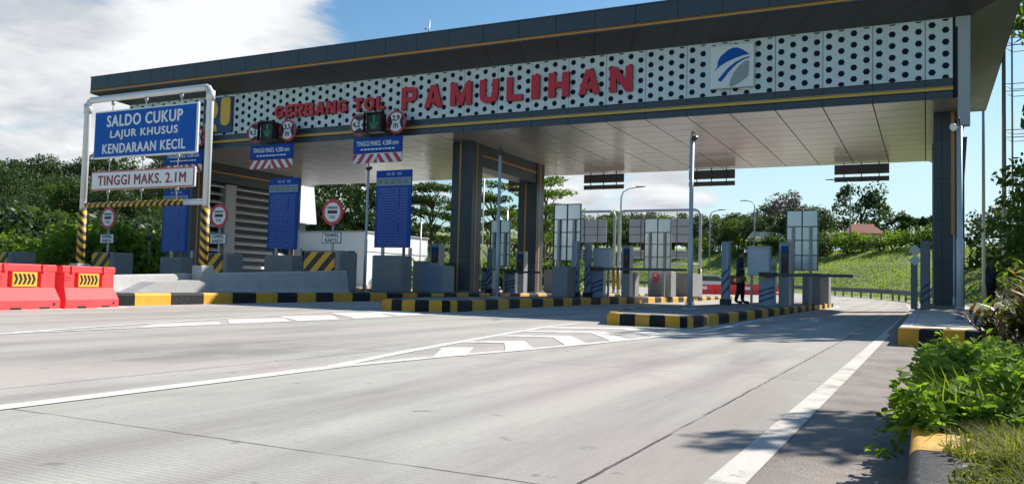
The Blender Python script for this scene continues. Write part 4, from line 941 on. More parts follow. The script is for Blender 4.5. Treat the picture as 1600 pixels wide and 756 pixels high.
def card_reader(x, y, z0, zt, w, label, pedestal=None):
    t = thing('card_reader', label, 'card machine', (x, y, z0), 0, 'dark toll card machines on the islands'); h = zt-z0; zb = .0
    if pedestal:
        mb = MB(); mb.box(-pedestal/2, pedestal/2, -.4, .5, 0, 1.05, 0, .03); mb.build('plinth', M_BLUEW, t); zb = 1.051
    mb = MB(); mb.prism([(-.22, zb), (.2, zb), (.2, h-.04), (.12, h), (-.14, h), (-.22, h-.10)], -w/2, w/2, 'X'); mb.build('housing', M_STEEL, t)
    mb = MB(); mb.box(-w*.28, w*.42, -.235, -.21, zb+(h-zb)*.12 if pedestal else h*.45, h-.14); mb.build('screen', M_BLACK, t)
    mb = MB(); mb.box(-w*.10, w*.26, -.243, -.23, h-.55, h-.36); mb.build('slot_panel', M_DGREY, t)
    mb = MB(); mb.box(-w*.22, w*.34, -.2365, -.23, h-.32, h-.17); mb.build('display', M_BLUE2, t)
    mb = MB(); mb.tube([(w*.08, -.236, h-.63), (w*.08, -.262, h-.63)], .03, 10); mb.build('button', M_RED, t)
def lane_block(x, y, z0, w, d, h, label, mi=M_CONCD):
    t = thing('lane_end_block', label, 'barrier', (x, y, z0), 0, 'concrete end blocks of the reverse lanes')
    mb = MB(); mb.box(-w/2, w/2, 0, d, 0, h, 0, .025); mb.build('block', mi, t)
    return t
# middle island
reader_post(-5.55, 26.0, .2, 2.15, .25, 'slim pale detector post left of the two workers')
cabinet(-4.65, 26.6, .2, 1.12, 2.0, .66, 'pale grey cabinet on legs in front of the two workers')
barrier_gate(-4.25, 25.7, .2, .46, .98, 2.4, 1, 'blue and white boom gate closing the right hand lane')
card_reader(-3.98, 27.3, .2, 2.22, .32, 'tall grey card machine behind the right hand boom gate')
lane_block(-3.75, 32.0, .2, .62, .9, 1.15, 'grey end block nearest the right lane on the middle island')
lane_block(-3.95, 35.6, .2, .9, .9, 1.15, 'farther grey end block on the middle island')
# right pavement
t = thing('marker_post', 'grey lane post with two diamond plates beside the right column', 'post', (-.02, 27.0, .235), 0)
M_MARK = mat('marker_grey', (0.15, 0.165, 0.18), .5)
mb = MB(); mb.box(-.13, .13, -.1, .1, 0, 2.0, 0, .015); mb.build('post', M_MARK, t)
mb = MB(); motif(mb, .26, 1.3, -.1); mb.build('wave_motif', M_NAVY, t)
mb = MB(); mb.box(-.38, -.2, -.06, .06, 0, 1.35, 0, .015); mb.build('detector', M_MARK, t)
for q in (1.42, 1.72):
    mb = MB(); mb.prism([(-.27-.17, q), (-.27, q-.16), (-.27+.17, q), (-.27, q+.16)], -.09, -.07, 'Y'); mb.build('diamond_plate', M_BACK, t)
# second island
reader_post(-11.5, 28.3, .26, 2.3, .24, 'slim dark blue detector post left of the grey switch cabinet')
reader_post(-11.25, 28.9, .26, 2.3, .22, 'slim dark blue detector post touching the grey switch cabinet')
cabinet(-11.0, 29.8, .26, 1.38, 2.1, .66, 'dark grey switch cabinet above the boom gate of the second island')
barrier_gate(-10.95, 29.2, .26, .5, 1.1, 3.4, 1, 'blue and white boom gate of the second island')
card_reader(-11.1, 33.0, .26, 2.4, .36, 'tall black card machine right of the dark switch cabinet')
lane_block(-11.75, 27.4, .26, .62, 1.2, 1.1, 'brownish end block behind the slim dark blue post')
lane_block(-11.15, 38.0, .26, 1.0, .9, 1.2, 'grey end block carrying the red hydrant box')
lane_block(-11.2, 42.0, .26, .95, 2.4, 1.2, 'second grey end block right of the red hydrant box')
lane_block(-11.6, 34.8, .26, .5, .6, 1.05, 'small pale end block right of the black card machine')
t = thing('hydrant_box', 'small red box hung on the grey end block', 'box', (-11.35, 37.96, .95)); mb = MB(); mb.box(-.11, .11, -.1, 0, 0, .42, 0, .015); mb.build('box', M_REDS, t); mb = MB(); mb.box(-.04, -.015, -.106, -.099, .26, .36); mb.box(.015, .04, -.106, -.099, .26, .36); mb.box(-.015, .015, -.106, -.099, .3, .32); mb.build('lettering', M_WHT, t)
# fourth island, around the middle columns
card_reader(-17.15, 27.8, .27, 2.18, .42, 'card machine on a broad grey plinth left of the middle front column', 1.05)
lane_block(-18.4, 28.6, .27, .8, .6, 1.25, 'plain grey block behind the card machine plinth')
barrier_gate(-17.3, 32.4, .27, .6, 1.05, 1.6, 1, 'blue and white boom gate between the middle columns')
reader_post(-17.0, 32.0, .27, 2.2, .26, 'slim dark post beside the boom gate between the columns')
barrier_gate(-17.1, 34.2, .27, .55, 1.0, 1.6, 1, 'farther boom gate cabinet before the rear middle column')
card_reader(-17.25, 35.6, .27, 2.25, .46, 'grey card machine before the rear middle column')
lane_block(-17.3, 39.2, .27, .8, 1.0, 1.2, 'pale end block behind the rear middle column')
# hanging lane boards at the rear edge of the canopy, seen from behind
for i, (xc, w) in enumerate(((-2.62, 2.3), (-9.4, 2.25), (-15.0, 2.2), (-19.8, 1.5))):
    lb = ('rightmost dark sign back hanging at the rear of the canopy', 'dark sign back hanging behind the middle island pole', 'dark sign back hanging right of the middle columns', 'brown sign back hanging between the middle columns')[i]
    t = thing('hanging_sign', lb, 'sign', (xc, 40.5, 5.72), 0, 'sign backs hanging at the rear canopy edge')
    mb = MB(); mb.box(-w/2, w/2, 0, .05, .34, .78); mb.build('board', M_DGREY, t)
    mb = MB(); mb.box(-w/2, w/2, 0, .05, .0, .22); mb.build('lower_board', M_DGREY, t)
    for q in (-.32, 0, .32):
        mb = MB(); mb.box(q*w-.02, q*w+.02, -.045, 0, -.02, .86); mb.build('hanger', M_DGREY, t)

# ------------------------------------------------------------------ left building: louvred walls and white office
t = thing('louvre_screen', 'dark wall of horizontal white louvre blades behind the left columns', 'louvre wall', (-33.2, 34, .0))
mb = MB()
for k in range(13):
    z = .35+k*.42
    for (a, b) in ((-3.1, -1.75), (-.95, 3.15)):
        mb.add([(0.05, a, z), (0.05, b, z), (-.22, b, z+.15), (-.22, a, z+.15), (0.05, a, z-.035), (0.05, b, z-.035), (-.22, b, z+.115), (-.22, a, z+.115)], [(0, 1, 2, 3), (7, 6, 5, 4), (0, 4, 5, 1), (1, 5, 6, 2), (2, 6, 7, 3), (3, 7, 4, 0)])
mb.build('blade', M_LOUV, t)
mb = MB(); mb.box(-.9, -.6, -3.1, 3.15, 0, 5.6); mb.build('backing_wall', M_DGREY, t)
mb = MB(); mb.box(-.3, .12, -1.72, -.98, 0, 5.55); mb.build('pillar', M_STRIP, t)
mb = MB(); mb.box(.06, .10, -3.1, -1.8, 5.35, 5.41); mb.box(.06, .10, -.9, 3.1, 5.33, 5.39); mb.build('trim', M_LOUV, t)
t = thing('office_building', 'white toll office with dark window band left of the lanes', 'building', (-40, 52, 0))
mb = MB(); mb.box(-9, .3, 0, 9, 0, 1.3); mb.box(-9, 1.35, 0, 9, 2.95, 4.4); mb.box(.3, 1.3, .2, 9, 0, 2.949); wl = mb.build('wall', M_WWALL, t)
mb = MB(); mb.box(-8.9, .29, .12, 8.9, 1.3, 2.949); wd = mb.build('window', M_GLASS, t)
for k in range(7):
    mb = MB(); mb.box(-8.5+k*1.35, -8.42+k*1.35, .06, .12, 1.3, 2.949); mb.build('frame', M_LOUV, wd)
mb = MB(); mb.box(-9.1, 1.45, -.1, 9.1, 4.401, 4.5); mb.build('roof', M_STRIP, t)
t = thing('office_building', 'tall white slanted wall panel between the tariff board and the dark tree', 'building', (-46, 51, 0))
mb = MB(); mb.prism([(-3.0, 5.3), (4.1, 5.3), (3.6, 8.5), (-3.0, 8.5)], -6, 0, 'X'); mb.build('upper_wall', M_WWALL, t)
mb = MB(); mb.box(-5.6, -.4, -2.6, 3.2, 0, 5.299); mb.build('lower_wall', M_DGREY, t)
mb = MB(); mb.box(-6.1, .1, -3.1, 3.7, 8.501, 8.6); mb.build('roof', M_DGREY, t)

# ------------------------------------------------------------------ people
def person(label, loc, rz, top, trousers, extra=None, pose='stand', H=1.74, hair=True, cap=False, vest=None):
    t = thing('person', label, 'person', loc, rz); t.scale = (1.3, 1.3, 1.03)
    # the figure faces -Y in its own frame
    hipz, kn, an = .93, .50, .08
    V = {'pel': (0, 0, .98, .125, .10), 'waist': (0, .0, 1.12, .12, .09), 'chest': (0, .01, 1.32, .145, .105), 'sho': (0, .0, 1.44, .09, .075), 'neck': (0, -.01, 1.51, .052, .055),
         'jaw': (0, -.03, 1.585, .062, .075), 'head': (0, -.015, 1.66, .078, .095), 'crown': (0, -.0, 1.725, .06, .075), 'nose': (0, -.115, 1.63, .012, .016)}
    E_ = [('pel', 'waist'), ('waist', 'chest'), ('chest', 'sho'), ('sho', 'neck'), ('neck', 'jaw'), ('jaw', 'head'), ('head', 'crown'), ('head', 'nose')]
    for s, sd in ((1, 'r'), (-1, 'l')):
        st = {'stand': .0, 'stride': .065*s, 'lean': .05*s}[pose]
        V['hip'+sd] = (.09*s, 0, .93, .088, .095); V['knee'+sd] = (.10*s, -st*.5-.01, .50, .058, .062); V['ank'+sd] = (.105*s, -st*1.15+.03, .085, .038, .045); ax = V['ank'+sd]
        V['toe'+sd] = (.115*s, ax[1]-.18, .04, .04, .03)
        E_ += [('pel', 'hip'+sd), ('hip'+sd, 'knee'+sd), ('knee'+sd, 'ank'+sd), ('ank'+sd, 'toe'+sd)]
        V['shj'+sd] = (.17*s, .0, 1.42, .062, .062)
        if pose == 'lean' and s > 0 or extra == 'reach':
            el = (.25*s, -.14, 1.20); wr = (.17*s, -.38, 1.24)
        elif extra == 'phone' and s < 0:
            el = (.24*s, -.12, 1.18); wr = (.12*s, -.26, 1.38)
        else:
            el = (.25*s, .03, 1.15); wr = (.26*s, -.06, .90)
        V['el'+sd] = (*el, .043, .043); V['wr'+sd] = (*wr, .028, .03)
        d = (Vector(wr)-Vector(el)).normalized(); pm = Vector(wr)+d*.06; V['palm'+sd] = (*pm, .034, .02)
        E_ += [('chest', 'shj'+sd), ('shj'+sd, 'el'+sd), ('el'+sd, 'wr'+sd), ('wr'+sd, 'palm'+sd)]
        side = Vector((0, 1, 0)) if abs(d.z) > .6 else Vector((1, 0, 0)); inw = Vector((-s, 0, 0)) if abs(d.z) > .6 else Vector((0, 0, -1))
        for k, (o_, ln) in enumerate(((-.028, .07), (-.01, .08), (.01, .075), (.028, .06))):
            a = pm+d*.03+side*o_; V[f'f{k}a{sd}'] = (*a, .010, .010); b = a+d*ln*.55+inw*.01; V[f'f{k}b{sd}'] = (*b, .009, .009); c = b+d*ln*.35+inw*.028; V[f'f{k}c{sd}'] = (*c, .008, .008)
            E_ += [('palm'+sd, f'f{k}a{sd}'), (f'f{k}a{sd}', f'f{k}b{sd}'), (f'f{k}b{sd}', f'f{k}c{sd}')]
        a = Vector(wr)+d*.03-side*.035+inw*.01; b = a+d*.04-side*.012+inw*.018
        V[f'ta{sd}'] = (*a, .012, .012); V[f'tb{sd}'] = (*b, .010, .010); E_ += [('wr'+sd, f'ta{sd}'), (f'ta{sd}', f'tb{sd}')]
    names = list(V); me = bpy.data.meshes.new('b'); me.from_pydata([V[n][:3] for n in names], [(names.index(a), names.index(b)) for a, b in E_], [])
    ob = bpy.data.objects.new('b', me); COL.objects.link(ob)
    sk = ob.modifiers.new('s', 'SKIN'); sb = ob.modifiers.new('u', 'SUBSURF'); sb.levels = 1; sb.render_levels = 1
    for i, n in enumerate(names):
        sv = me.skin_vertices[0].data[i]; sv.radius = tuple(r*(1.22 if r > .03 and n not in ('jaw', 'head', 'crown', 'neck') else 1.0) for r in V[n][3:5]); sv.use_root = (n == 'pel')
    bpy.context.view_layer.update(); dg = bpy.context.evaluated_depsgraph_get()
    nm = bpy.data.meshes.new_from_object(ob.evaluated_get(dg)); COL.objects.unlink(ob); bpy.data.objects.remove(ob)
    nm.materials.clear()
    for x in (M_SKIN, top, trousers, M_BLACK, vest or top): nm.materials.append(x)
    wr_ = [Vector(V['wr'+s][:3]) for s in 'rl']; el_ = [Vector(V['el'+s][:3]) for s in 'rl']
    for p in nm.polygons:
        c = p.center; k = 1
        if c.z > 1.515: k = 0
        elif c.z < .09: k = 3
        elif c.z < .97 and abs(c.x) < .22: k = 2
        elif 1.2 < c.z < 1.27 and abs(c.x) < .17: k = 4
        for w_, e_ in zip(wr_, el_):
            d = (w_-e_).normalized()
            if (c-w_).dot(d) > -.015 and (c-w_).length < .24: k = 0
        p.material_index = k; p.use_smooth = True
    b = bpy.data.objects.new('body', nm); COL.objects.link(b); b.parent = t
    # hair or cap over the upper and rear skull
    mb = MB(); vs = []; fs = []; nu, nv = 14, 7
    for j in range(nv):
        th = (j/(nv-1))*1.75
        for i in range(nu):
            ph = 2*PI*i/nu; lim = 1.0 if math.sin(ph) > -.3 else .62
            a = min(th, 1.75*lim)
            vs.append((.092*math.sin(a)*math.cos(ph), .004+.108*math.sin(a)*math.sin(ph), 1.655+.105*math.cos(a)))
    for j in range(nv-1):
        for i in range(nu): fs.append((j*nu+i, j*nu+(i+1) % nu, (j+1)*nu+(i+1) % nu, (j+1)*nu+i))
    mb.add(vs, fs, 0, True)
    if cap: mb.prism([(-.07, -.09), (.07, -.09), (.05, -.19), (-.05, -.19)], 1.70, 1.712, 'Z')
    mb.build('cap' if cap else 'hair', M_HAIR, t)
    mb = MB()
    for s in (-1, 1):
        mb.tube([(.03*s, -.098, 1.66), (.03*s, -.108, 1.66)], .011, 8); mb.tube([(.083*s, .01, 1.66), (.095*s, .02, 1.645), (.083*s, .01, 1.62)], .012, 6)
    mb.build('eyes_and_ears', M_SKIN if False else M_HAIR, t)
    if vest:
        mb = MB()
        for zc in (1.13, 1.30):
            mb.tube([(.150*math.cos(a), .115*math.sin(a)+.005, zc) for a in [2*PI*i/16 for i in range(17)]], .018, 6)
        mb.build('vest_band', vest, t)
    return t
M_SH1 = mat('shirt_navy', (0.03, 0.033, 0.06), .8); M_TR = mat('trousers_dark', (0.012, 0.012, 0.015), .85); M_HV = mat('vest_green', (0.18, 0.5, 0.08), .7); M_SH2 = mat('shirt_pale', (0.42, 0.48, 0.56), .8); M_BAND = mat('reflective_band', (0.55, 0.55, 0.6), .4)
person('person in dark work clothes with a pale band, facing the grey cabinet', (-5.58, 28.4, .2), R(95), M_SH1, M_TR, pose='stride', vest=M_BAND)
person('person in a green safety vest half hidden behind the grey cabinet', (-4.72, 29.3, .2), R(-60), M_SH2, M_TR, pose='lean', vest=M_HV, H=1.7)
person('person in black clothes and cap standing by the shrubs at right', (1.83, 30.2, .10), R(75), M_SH1, M_TR, extra='phone', cap=True)

# ------------------------------------------------------------------ beyond the plaza
def ghz(x, y): return float(terrain_h(np.array([x]), np.array([y]))[0])
# rear height frames of the opposite direction, seen from behind
def rear_frame(x0, x1, y, label):
    z = ghz((x0+x1)/2, y); t = thing('clearance_gate', label, 'sign frame', ((x0+x1)/2, y, z), 0, 'grey pipe frames of the opposite lanes'); h = (x1-x0)/2
    mb = MB(); mb.tube([(-h, 0, 0), (-h, 0, 5.7), (-h+.1, 0, 5.95), (-h+.35, 0, 6.05), (h-.35, 0, 6.05), (h-.1, 0, 5.95), (h, 0, 5.7), (h, 0, 0)], .1, 10); mb.build('pipe_frame', M_GREYP, t)
    mb = MB(); mb.tube([(-h, 0, 2.2), (h, 0, 2.2)], .05, 8); mb.build('limit_bar', M_GREYP, t)
    mb = MB()
    for q in (-1, 1): mb.tube([(q*h, 0, .3), (q*h, 0, 1.9)], .12, 10)
    mb.build('striped_sleeve', M_POSTSTR, t)
    for za, zb, w, nm, lb in ((3.75, 5.45, .74, 'lane_sign', 'large grey sign back hanging in the '), (2.6, 3.2, .74, 'height_limit_sign', 'low grey sign back hanging in the ')):
        s_ = thing(nm, ' '.join((lb+label).split()[:16]), 'sign', ((x0+x1)/2, y, z+za), 0, 'sign backs in the grey pipe frames'); hh = zb-za
        mb = MB(); mb.box(-h*w, h*w, 0, .04, 0, hh); mb.build('board', M_BACK, s_)
        mb = MB()
        for q in (-.5, 0, .5): mb.box(q*h*w*1.2-.02, q*h*w*1.2+.02, -.04, 0, -.1, hh+.5 if za > 3 else hh+.4)
        for k in (.33, .67): mb.box(-h*w, h*w, -.03, 0, hh*k-.015, hh*k+.015)
        mb.build('frame', M_DGREY, s_)
rear_frame(-25.3, -20.55, 58, 'left grey pipe frame beyond the canopy')
rear_frame(-20.2, -14.2, 58, 'right grey pipe frame beyond the canopy')
# red barriers beyond the lanes
for i in range(4):
    x, y = -15.2+i*1.35, 63.0+i*1.5
    t = thing('water_barrier', 'red plastic barrier in the row beyond the right hand lanes', 'barrier', (x, y, ghz(x, y)+.03), R(48), 'row of red barriers beyond the lanes')
    mb = MB(); mb.prism([(-.28, 0), (-.28, .2), (-.14, .42), (-.14, 1.0), (.14, 1.0), (.14, .42), (.28, .2), (.28, 0)], -.93, .93, 'X'); mb.box(-.95, .95, -.17, .17, .9, 1.02); mb.build('body', M_BARR, t); t.scale = (1, 1, .74)
    mb = MB(); mb.box(-.3, .3, -.152, -.141, .52, .82); mb.build('plate', M_WHT, t)
# chevron sign and car
x, y = kx(1150)*66, 66; t = thing('chevron_sign', 'small black sign with orange chevron behind the workers', 'sign', (x, y, ghz(x, y)+.02))
mb = MB(); mb.tube([(0, 0.03, 0), (0, .03, 1.4)], .04, 8); mb.build('post', M_GALV, t)
mb = MB(); mb.box(-.45, .45, -.02, .02, .75, 1.5); b_ = mb.build('board', M_BLACK, t)
mb = MB(); mb.prism([(.2, .82), (.35, .82), (-.05, 1.125), (.35, 1.43), (.2, 1.43), (-.25, 1.125)], -.03, -.015, 'Y'); mb.build('chevron', M_YLINE, b_)
x, y = kx(1112)*76, 76
t = thing('parked_car', 'small white car far behind the red barriers', 'car', (x, y, ghz(x, y)+.03), R(25))
mb = MB(); mb.prism([(-2.0, .3), (-2.05, .75), (-1.9, .9), (-1.1, .95), (1.3, .95), (1.95, .82), (2.05, .5), (2.0, .3)], -.82, .82, 'Y'); mb.prism([(-1.5, .94), (-1.05, 1.45), (.4, 1.48), (1.2, .94)], -.72, .72, 'Y'); mb.build('body', M_WHT, t)
mb = MB(); mb.prism([(-1.36, .97), (-1.0, 1.4), (.36, 1.42), (1.05, .97)], -.73, .73, 'Y'); mb.prism([(-1.44, .99), (-1.07, 1.41), (-1.0, 1.41), (-1.2, .99)], -.6, .6, 'Y'); mb.box(1.0, 1.06, -.6, .6, .98, 1.02); mb.build('window', M_GLASS, t)
for a in (-1.25, 1.25):
    for q in (-.8, .8):
        mb = MB(); mb.tube([(a, q-.1, .31), (a, q+.1, .31)], .31, 16); mb.build('wheel', M_BLACK, t)
# guard rail along the far curve
t = thing('guard_rail', 'steel guard rail along the far road curve', 'guard rail', (0, 0, 0))
pts = []
for (ax, ay), (bx, by) in zip(RAIL[3:9], RAIL[4:10]):
    n = max(2, int(math.hypot(bx-ax, by-ay)/2))
    for k in range(n): pts.append((ax+(bx-ax)*k/n, ay+(by-ay)*k/n-.6))
mb = MB(); vs = []; fs = []
prof = [(-.02, .42), (-.09, .50), (-.02, .58), (-.09, .66), (-.02, .74), (.02, .74), (.02, .42)]
for i, (x, y) in enumerate(pts):
    a = pts[max(0, i-1)]; b = pts[min(len(pts)-1, i+1)]; d = Vector((b[0]-a[0], b[1]-a[1])).normalized(); nn = Vector((d.y, -d.x)); nn = -nn if nn.y > 0 else nn; z = ghz(x, y-.5)
    for o_, zz in prof: vs.append((x-nn.x*o_, y-nn.y*o_, z+zz))
for i in range(len(pts)-1):
    for j in range(7): fs.append((i*7+j, (i+1)*7+j, (i+1)*7+(j+1) % 7, i*7+(j+1) % 7))
mb.add(vs, fs); mb.build('rail', M_RAIL, t)
for x, y in pts[1:90:1]:
    mb = MB(); z = ghz(x, y-.5); mb.box(x-.06, x+.06, y+.03, y+.15, z-.1, z+.72); mb.build('post', M_RAIL, t)
# street lamps
def street_lamp(px, Y, h, arm, label, rz=0, x=None):
    x = kx(px)*Y if x is None else x; z = ghz(x, Y)
    t = thing('street_lamp', label, 'street lamp', (x, Y, z), rz, 'tall grey street lamps along the far road')
    mb = MB(); mb.tube([(0, 0, 0), (0, 0, h*.6), (0, 0, h*.9), (arm*.12, 0, h*.955), (arm*.45, 0, h*.985), (arm, 0, h)], [.11, .09, .07, .06, .05, .045], 10); mb.build('pole', M_GALV, t)
    mb = MB(); mb.prism([(arm-.1*np.sign(arm), h-.04), (arm+.75*np.sign(arm), h+.0), (arm+.75*np.sign(arm), h+.05), (arm-.1*np.sign(arm), h+.08)], -.15, .15, 'Y'); mb.build('lamp_head', M_DGREY, t)
street_lamp(968, 75, 9.7, 1.6, 'street lamp standing between the two grey pipe frames')
street_lamp(1328, 100, 8.3, -1.9, 'street lamp in front of the big round tree')
street_lamp(1178, 108, 7.2, -1.1, 'street lamp left of the blue tariff board back')
street_lamp(1108, 104, 7.5, 1.2, 'street lamp before the wood, right of the grey pipe frames')
street_lamp(1464, 66, 9.2, -1.8, 'street lamp whose arm shows left of the right column')
def lamp_post(px, Y, h, label):
    x = kx(px)*Y; t = thing('lamp_post', label, 'lamp post', (x, Y, ghz(x, Y)), 0, 'thin white posts left of the middle')
    mb = MB(); mb.tube([(0, 0, 0), (0, 0, h)], .045, 8); mb.build('pole', M_PIPE, t)
    mb = MB(); mb.tube([(0, 0, h), (0, 0, h+.12), (0, 0, h+.22)], [.05, .11, .05], 10); mb.build('lamp', M_WHT, t)
lamp_post(655, 46, 4.6, 'thin white lamp post left of the middle front column')
lamp_post(790, 48, 5.4, 'thin white lamp post between the middle columns')
lamp_post(752, 52, 9.2, 'tall thin white post right of the middle front column')
lamp_post(867, 50, 5.0, 'thin white lamp post right of the rear middle column')
for px, lb in ((58, 'dim grey lamp post before the bushes, left of the frame'), (230, 'dim grey lamp post before the bushes inside the frame'), (85, 'grey lamp post in the bushes just left of the striped post')):
    x = kx(px)*32; t = thing('lamp_post', lb, 'lamp post', (x, 32, 0), 0, 'grey lamp posts before the left bushes')
    mb = MB(); mb.tube([(0, 0, 0), (0, 0, 2.6)], .06, 8); mb.build('pole', M_GREYP, t); mb = MB(); mb.tube([(0, 0, 2.6), (0, 0, 2.72), (0, 0, 2.85)], [.1, .2, .08], 10); mb.build('lamp', M_DGREY, t)
TWX = 2.98
# lattice tower and slim pole at the right
t = thing('lattice_tower', 'thin steel lattice tower with paired crossbars at the right edge', 'tower', (TWX, 36, .3))
mb = MB()
for a, b in ((-.36, 0), (.75, 0), (-.0, 1.0), (1.1, 1.0)): mb.tube([(a, b, 0), (a*.92, b*.92, 18)], [.085, .05] if a == -.36 else [.035, .03], 8)
mb.build('leg', M_GREYP, t)
for k in range(9):
    mb = MB(); z = 1.1+k*1.75
    for dz in (0, .28):
        mb.tube([(-.36, 0, z+dz), (.75, 0, z+dz)], .016, 6); mb.tube([(0, 1, z+dz), (1.1, 1, z+dz)], .014, 6); mb.tube([(-.36, 0, z+dz), (0, 1, z+dz)], .014, 6); mb.tube([(.75, 0, z+dz), (1.1, 1, z+dz)], .014, 6)
    mb.build('crossbar', M_GREYP, t)
x = kx(1537)*46; t = thing('slim_pole', 'slim grey pole right of the right hand column', 'pole', (x, 46, .4)); mb = MB(); mb.tube([(0, 0, 0), (.02, 0, 12)], [.09, .06], 10); mb.build('pole', M_GREYP, t); mb = MB(); mb.tube([(.02, 0, 12), (.02, 0, 12.15)], .1, 8); mb.build('finial', M_GREYP, t)
# houses on the far slope
def house(px, Y, w, d, h, roofm, wallm, label):
    x = kx(px)*Y; z = ghz(x, Y); t = thing('house', label, 'house', (x, Y, z-.2), R(12))
    mb = MB(); mb.box(-w/2, w/2, -d/2, d/2, 0, h); wl = mb.build('wall', wallm, t)
    mb = MB(); e = .4; rh = 1.3
    v = [(-w/2-e, -d/2-e, h-.1), (w/2+e, -d/2-e, h-.1), (w/2+e, d/2+e, h-.1), (-w/2-e, d/2+e, h-.1), (-w/2+.6, 0, h+rh), (w/2-.6, 0, h+rh)]
    mb.add(v, [(0, 1, 5, 4), (1, 2, 5), (2, 3, 4, 5), (3, 0, 4), (3, 2, 1, 0)]); mb.build('roof', roofm, t)
    for q in (-w*.28, w*.25):
        mb = MB(); mb.box(q-.45, q+.45, -d/2-.02, -d/2+.05, h*.4, h*.8); mb.build('window', M_GLASS, t)
    mb = MB(); mb.box(-.4, .4, -d/2-.025, -d/2+.05, 0, h*.75); mb.build('door', M_DGREY, t)
M_TILE = mat('roof_tile', (0.36, 0.11, 0.055), .8, var=.2, vscale=3); M_CREAM = mat('cream_wall', (0.62, 0.50, 0.34), .8)
house(1346, 120, 4.0, 4, 2.6, M_TILE, M_CREAM, 'small house with red tiled roof below the big round tree')
house(1196, 112, 4.6, 4, 1.6, M_CREAM, M_CREAM, 'low cream building left of the blue board back')
house(1268, 116, 2.6, 3, 1.8, M_WWALL, M_WWALL, 'tiny white building right of the blue board back')

# ------------------------------------------------------------------ vegetation
def leaf_arrays(rng, cl, size, aspect=.55, up=0.35, shell=.45):
    """cl: list of (centre, radii, count); four-sided leaves, folded along the midrib"""
    V = []
    for c, r_, n in cl:
        d = rng.normal(size=(n, 3)); d /= np.linalg.norm(d, axis=1)[:, None]
        rad = shell+(1-shell)*rng.random(n)**.6
        p = np.array(c)+d*rad[:, None]*np.array(r_)
        nn = d*.5+rng.normal(size=(n, 3))*.6+np.array([0, 0, up]); nn /= np.linalg.norm(nn, axis=1)[:, None]
        a = rng.normal(size=(n, 3)); t = np.cross(nn, a); t /= np.linalg.norm(t, axis=1)[:, None]; b = np.cross(nn, t)
        s = size*(.6+.8*rng.random(n))[:, None]
        V.append(np.stack([p-t*s*.5, p+b*s*aspect*.5-nn*s*.08, p+t*s*.5-nn*s*.12, p-b*s*aspect*.5-nn*s*.08], 1))
    return np.concatenate(V).reshape(-1, 3)
def quads_mesh(name, v, material, mi=None, mats=None):
    n = len(v)//4; me = bpy.data.meshes.new(name); me.vertices.add(len(v)); me.vertices.foreach_set('co', v.astype(np.float32).ravel())
    me.loops.add(len(v)); me.loops.foreach_set('vertex_index', np.arange(len(v), dtype=np.int32)); me.polygons.add(n); me.polygons.foreach_set('loop_start', np.arange(0, len(v), 4, dtype=np.int32))
    for x in (mats or [material]): me.materials.append(x)
    if mi is not None: me.polygons.foreach_set('material_index', mi.astype(np.int32))
    me.update(calc_edges=True); me.validate(); return me
L_DARK = leaf_mat('leaf_dark', (0.016, 0.034, 0.012), (0.060, 0.105, 0.028), .35, .35)
L_MID = leaf_mat('leaf_mid', (0.034, 0.070, 0.014), (0.12, 0.185, 0.034), .5, .4, .65)
L_LIGHT = leaf_mat('leaf_light', (0.07, 0.13, 0.016), (0.22, 0.31, 0.045), .55, .5, .7)
L_BLUE = leaf_mat('leaf_bluegreen', (0.022, 0.045, 0.024), (0.065, 0.10, 0.05), .35, .35)
L_BRIGHT = leaf_mat('leaf_bright', (0.06, 0.13, 0.014), (0.26, 0.38, 0.05), .5, 5, .8)
L_GRASS = leaf_mat('grass_blade', (0.05, 0.085, 0.012), (0.24, 0.25, 0.045), .5, 3.5, .8)
L_EMB = leaf_mat('embankment_blade', (0.10, 0.165, 0.022), (0.26, 0.33, 0.06), .5, .12, .9)
L_PURP = leaf_mat('leaf_purple', (0.04, 0.03, 0.022), (0.13, 0.065, 0.04), .4, 3)
L_YELL = leaf_mat('leaf_yellow', (0.17, 0.15, 0.02), (0.42, 0.30, 0.03), .5, 2)
PROTO = {}
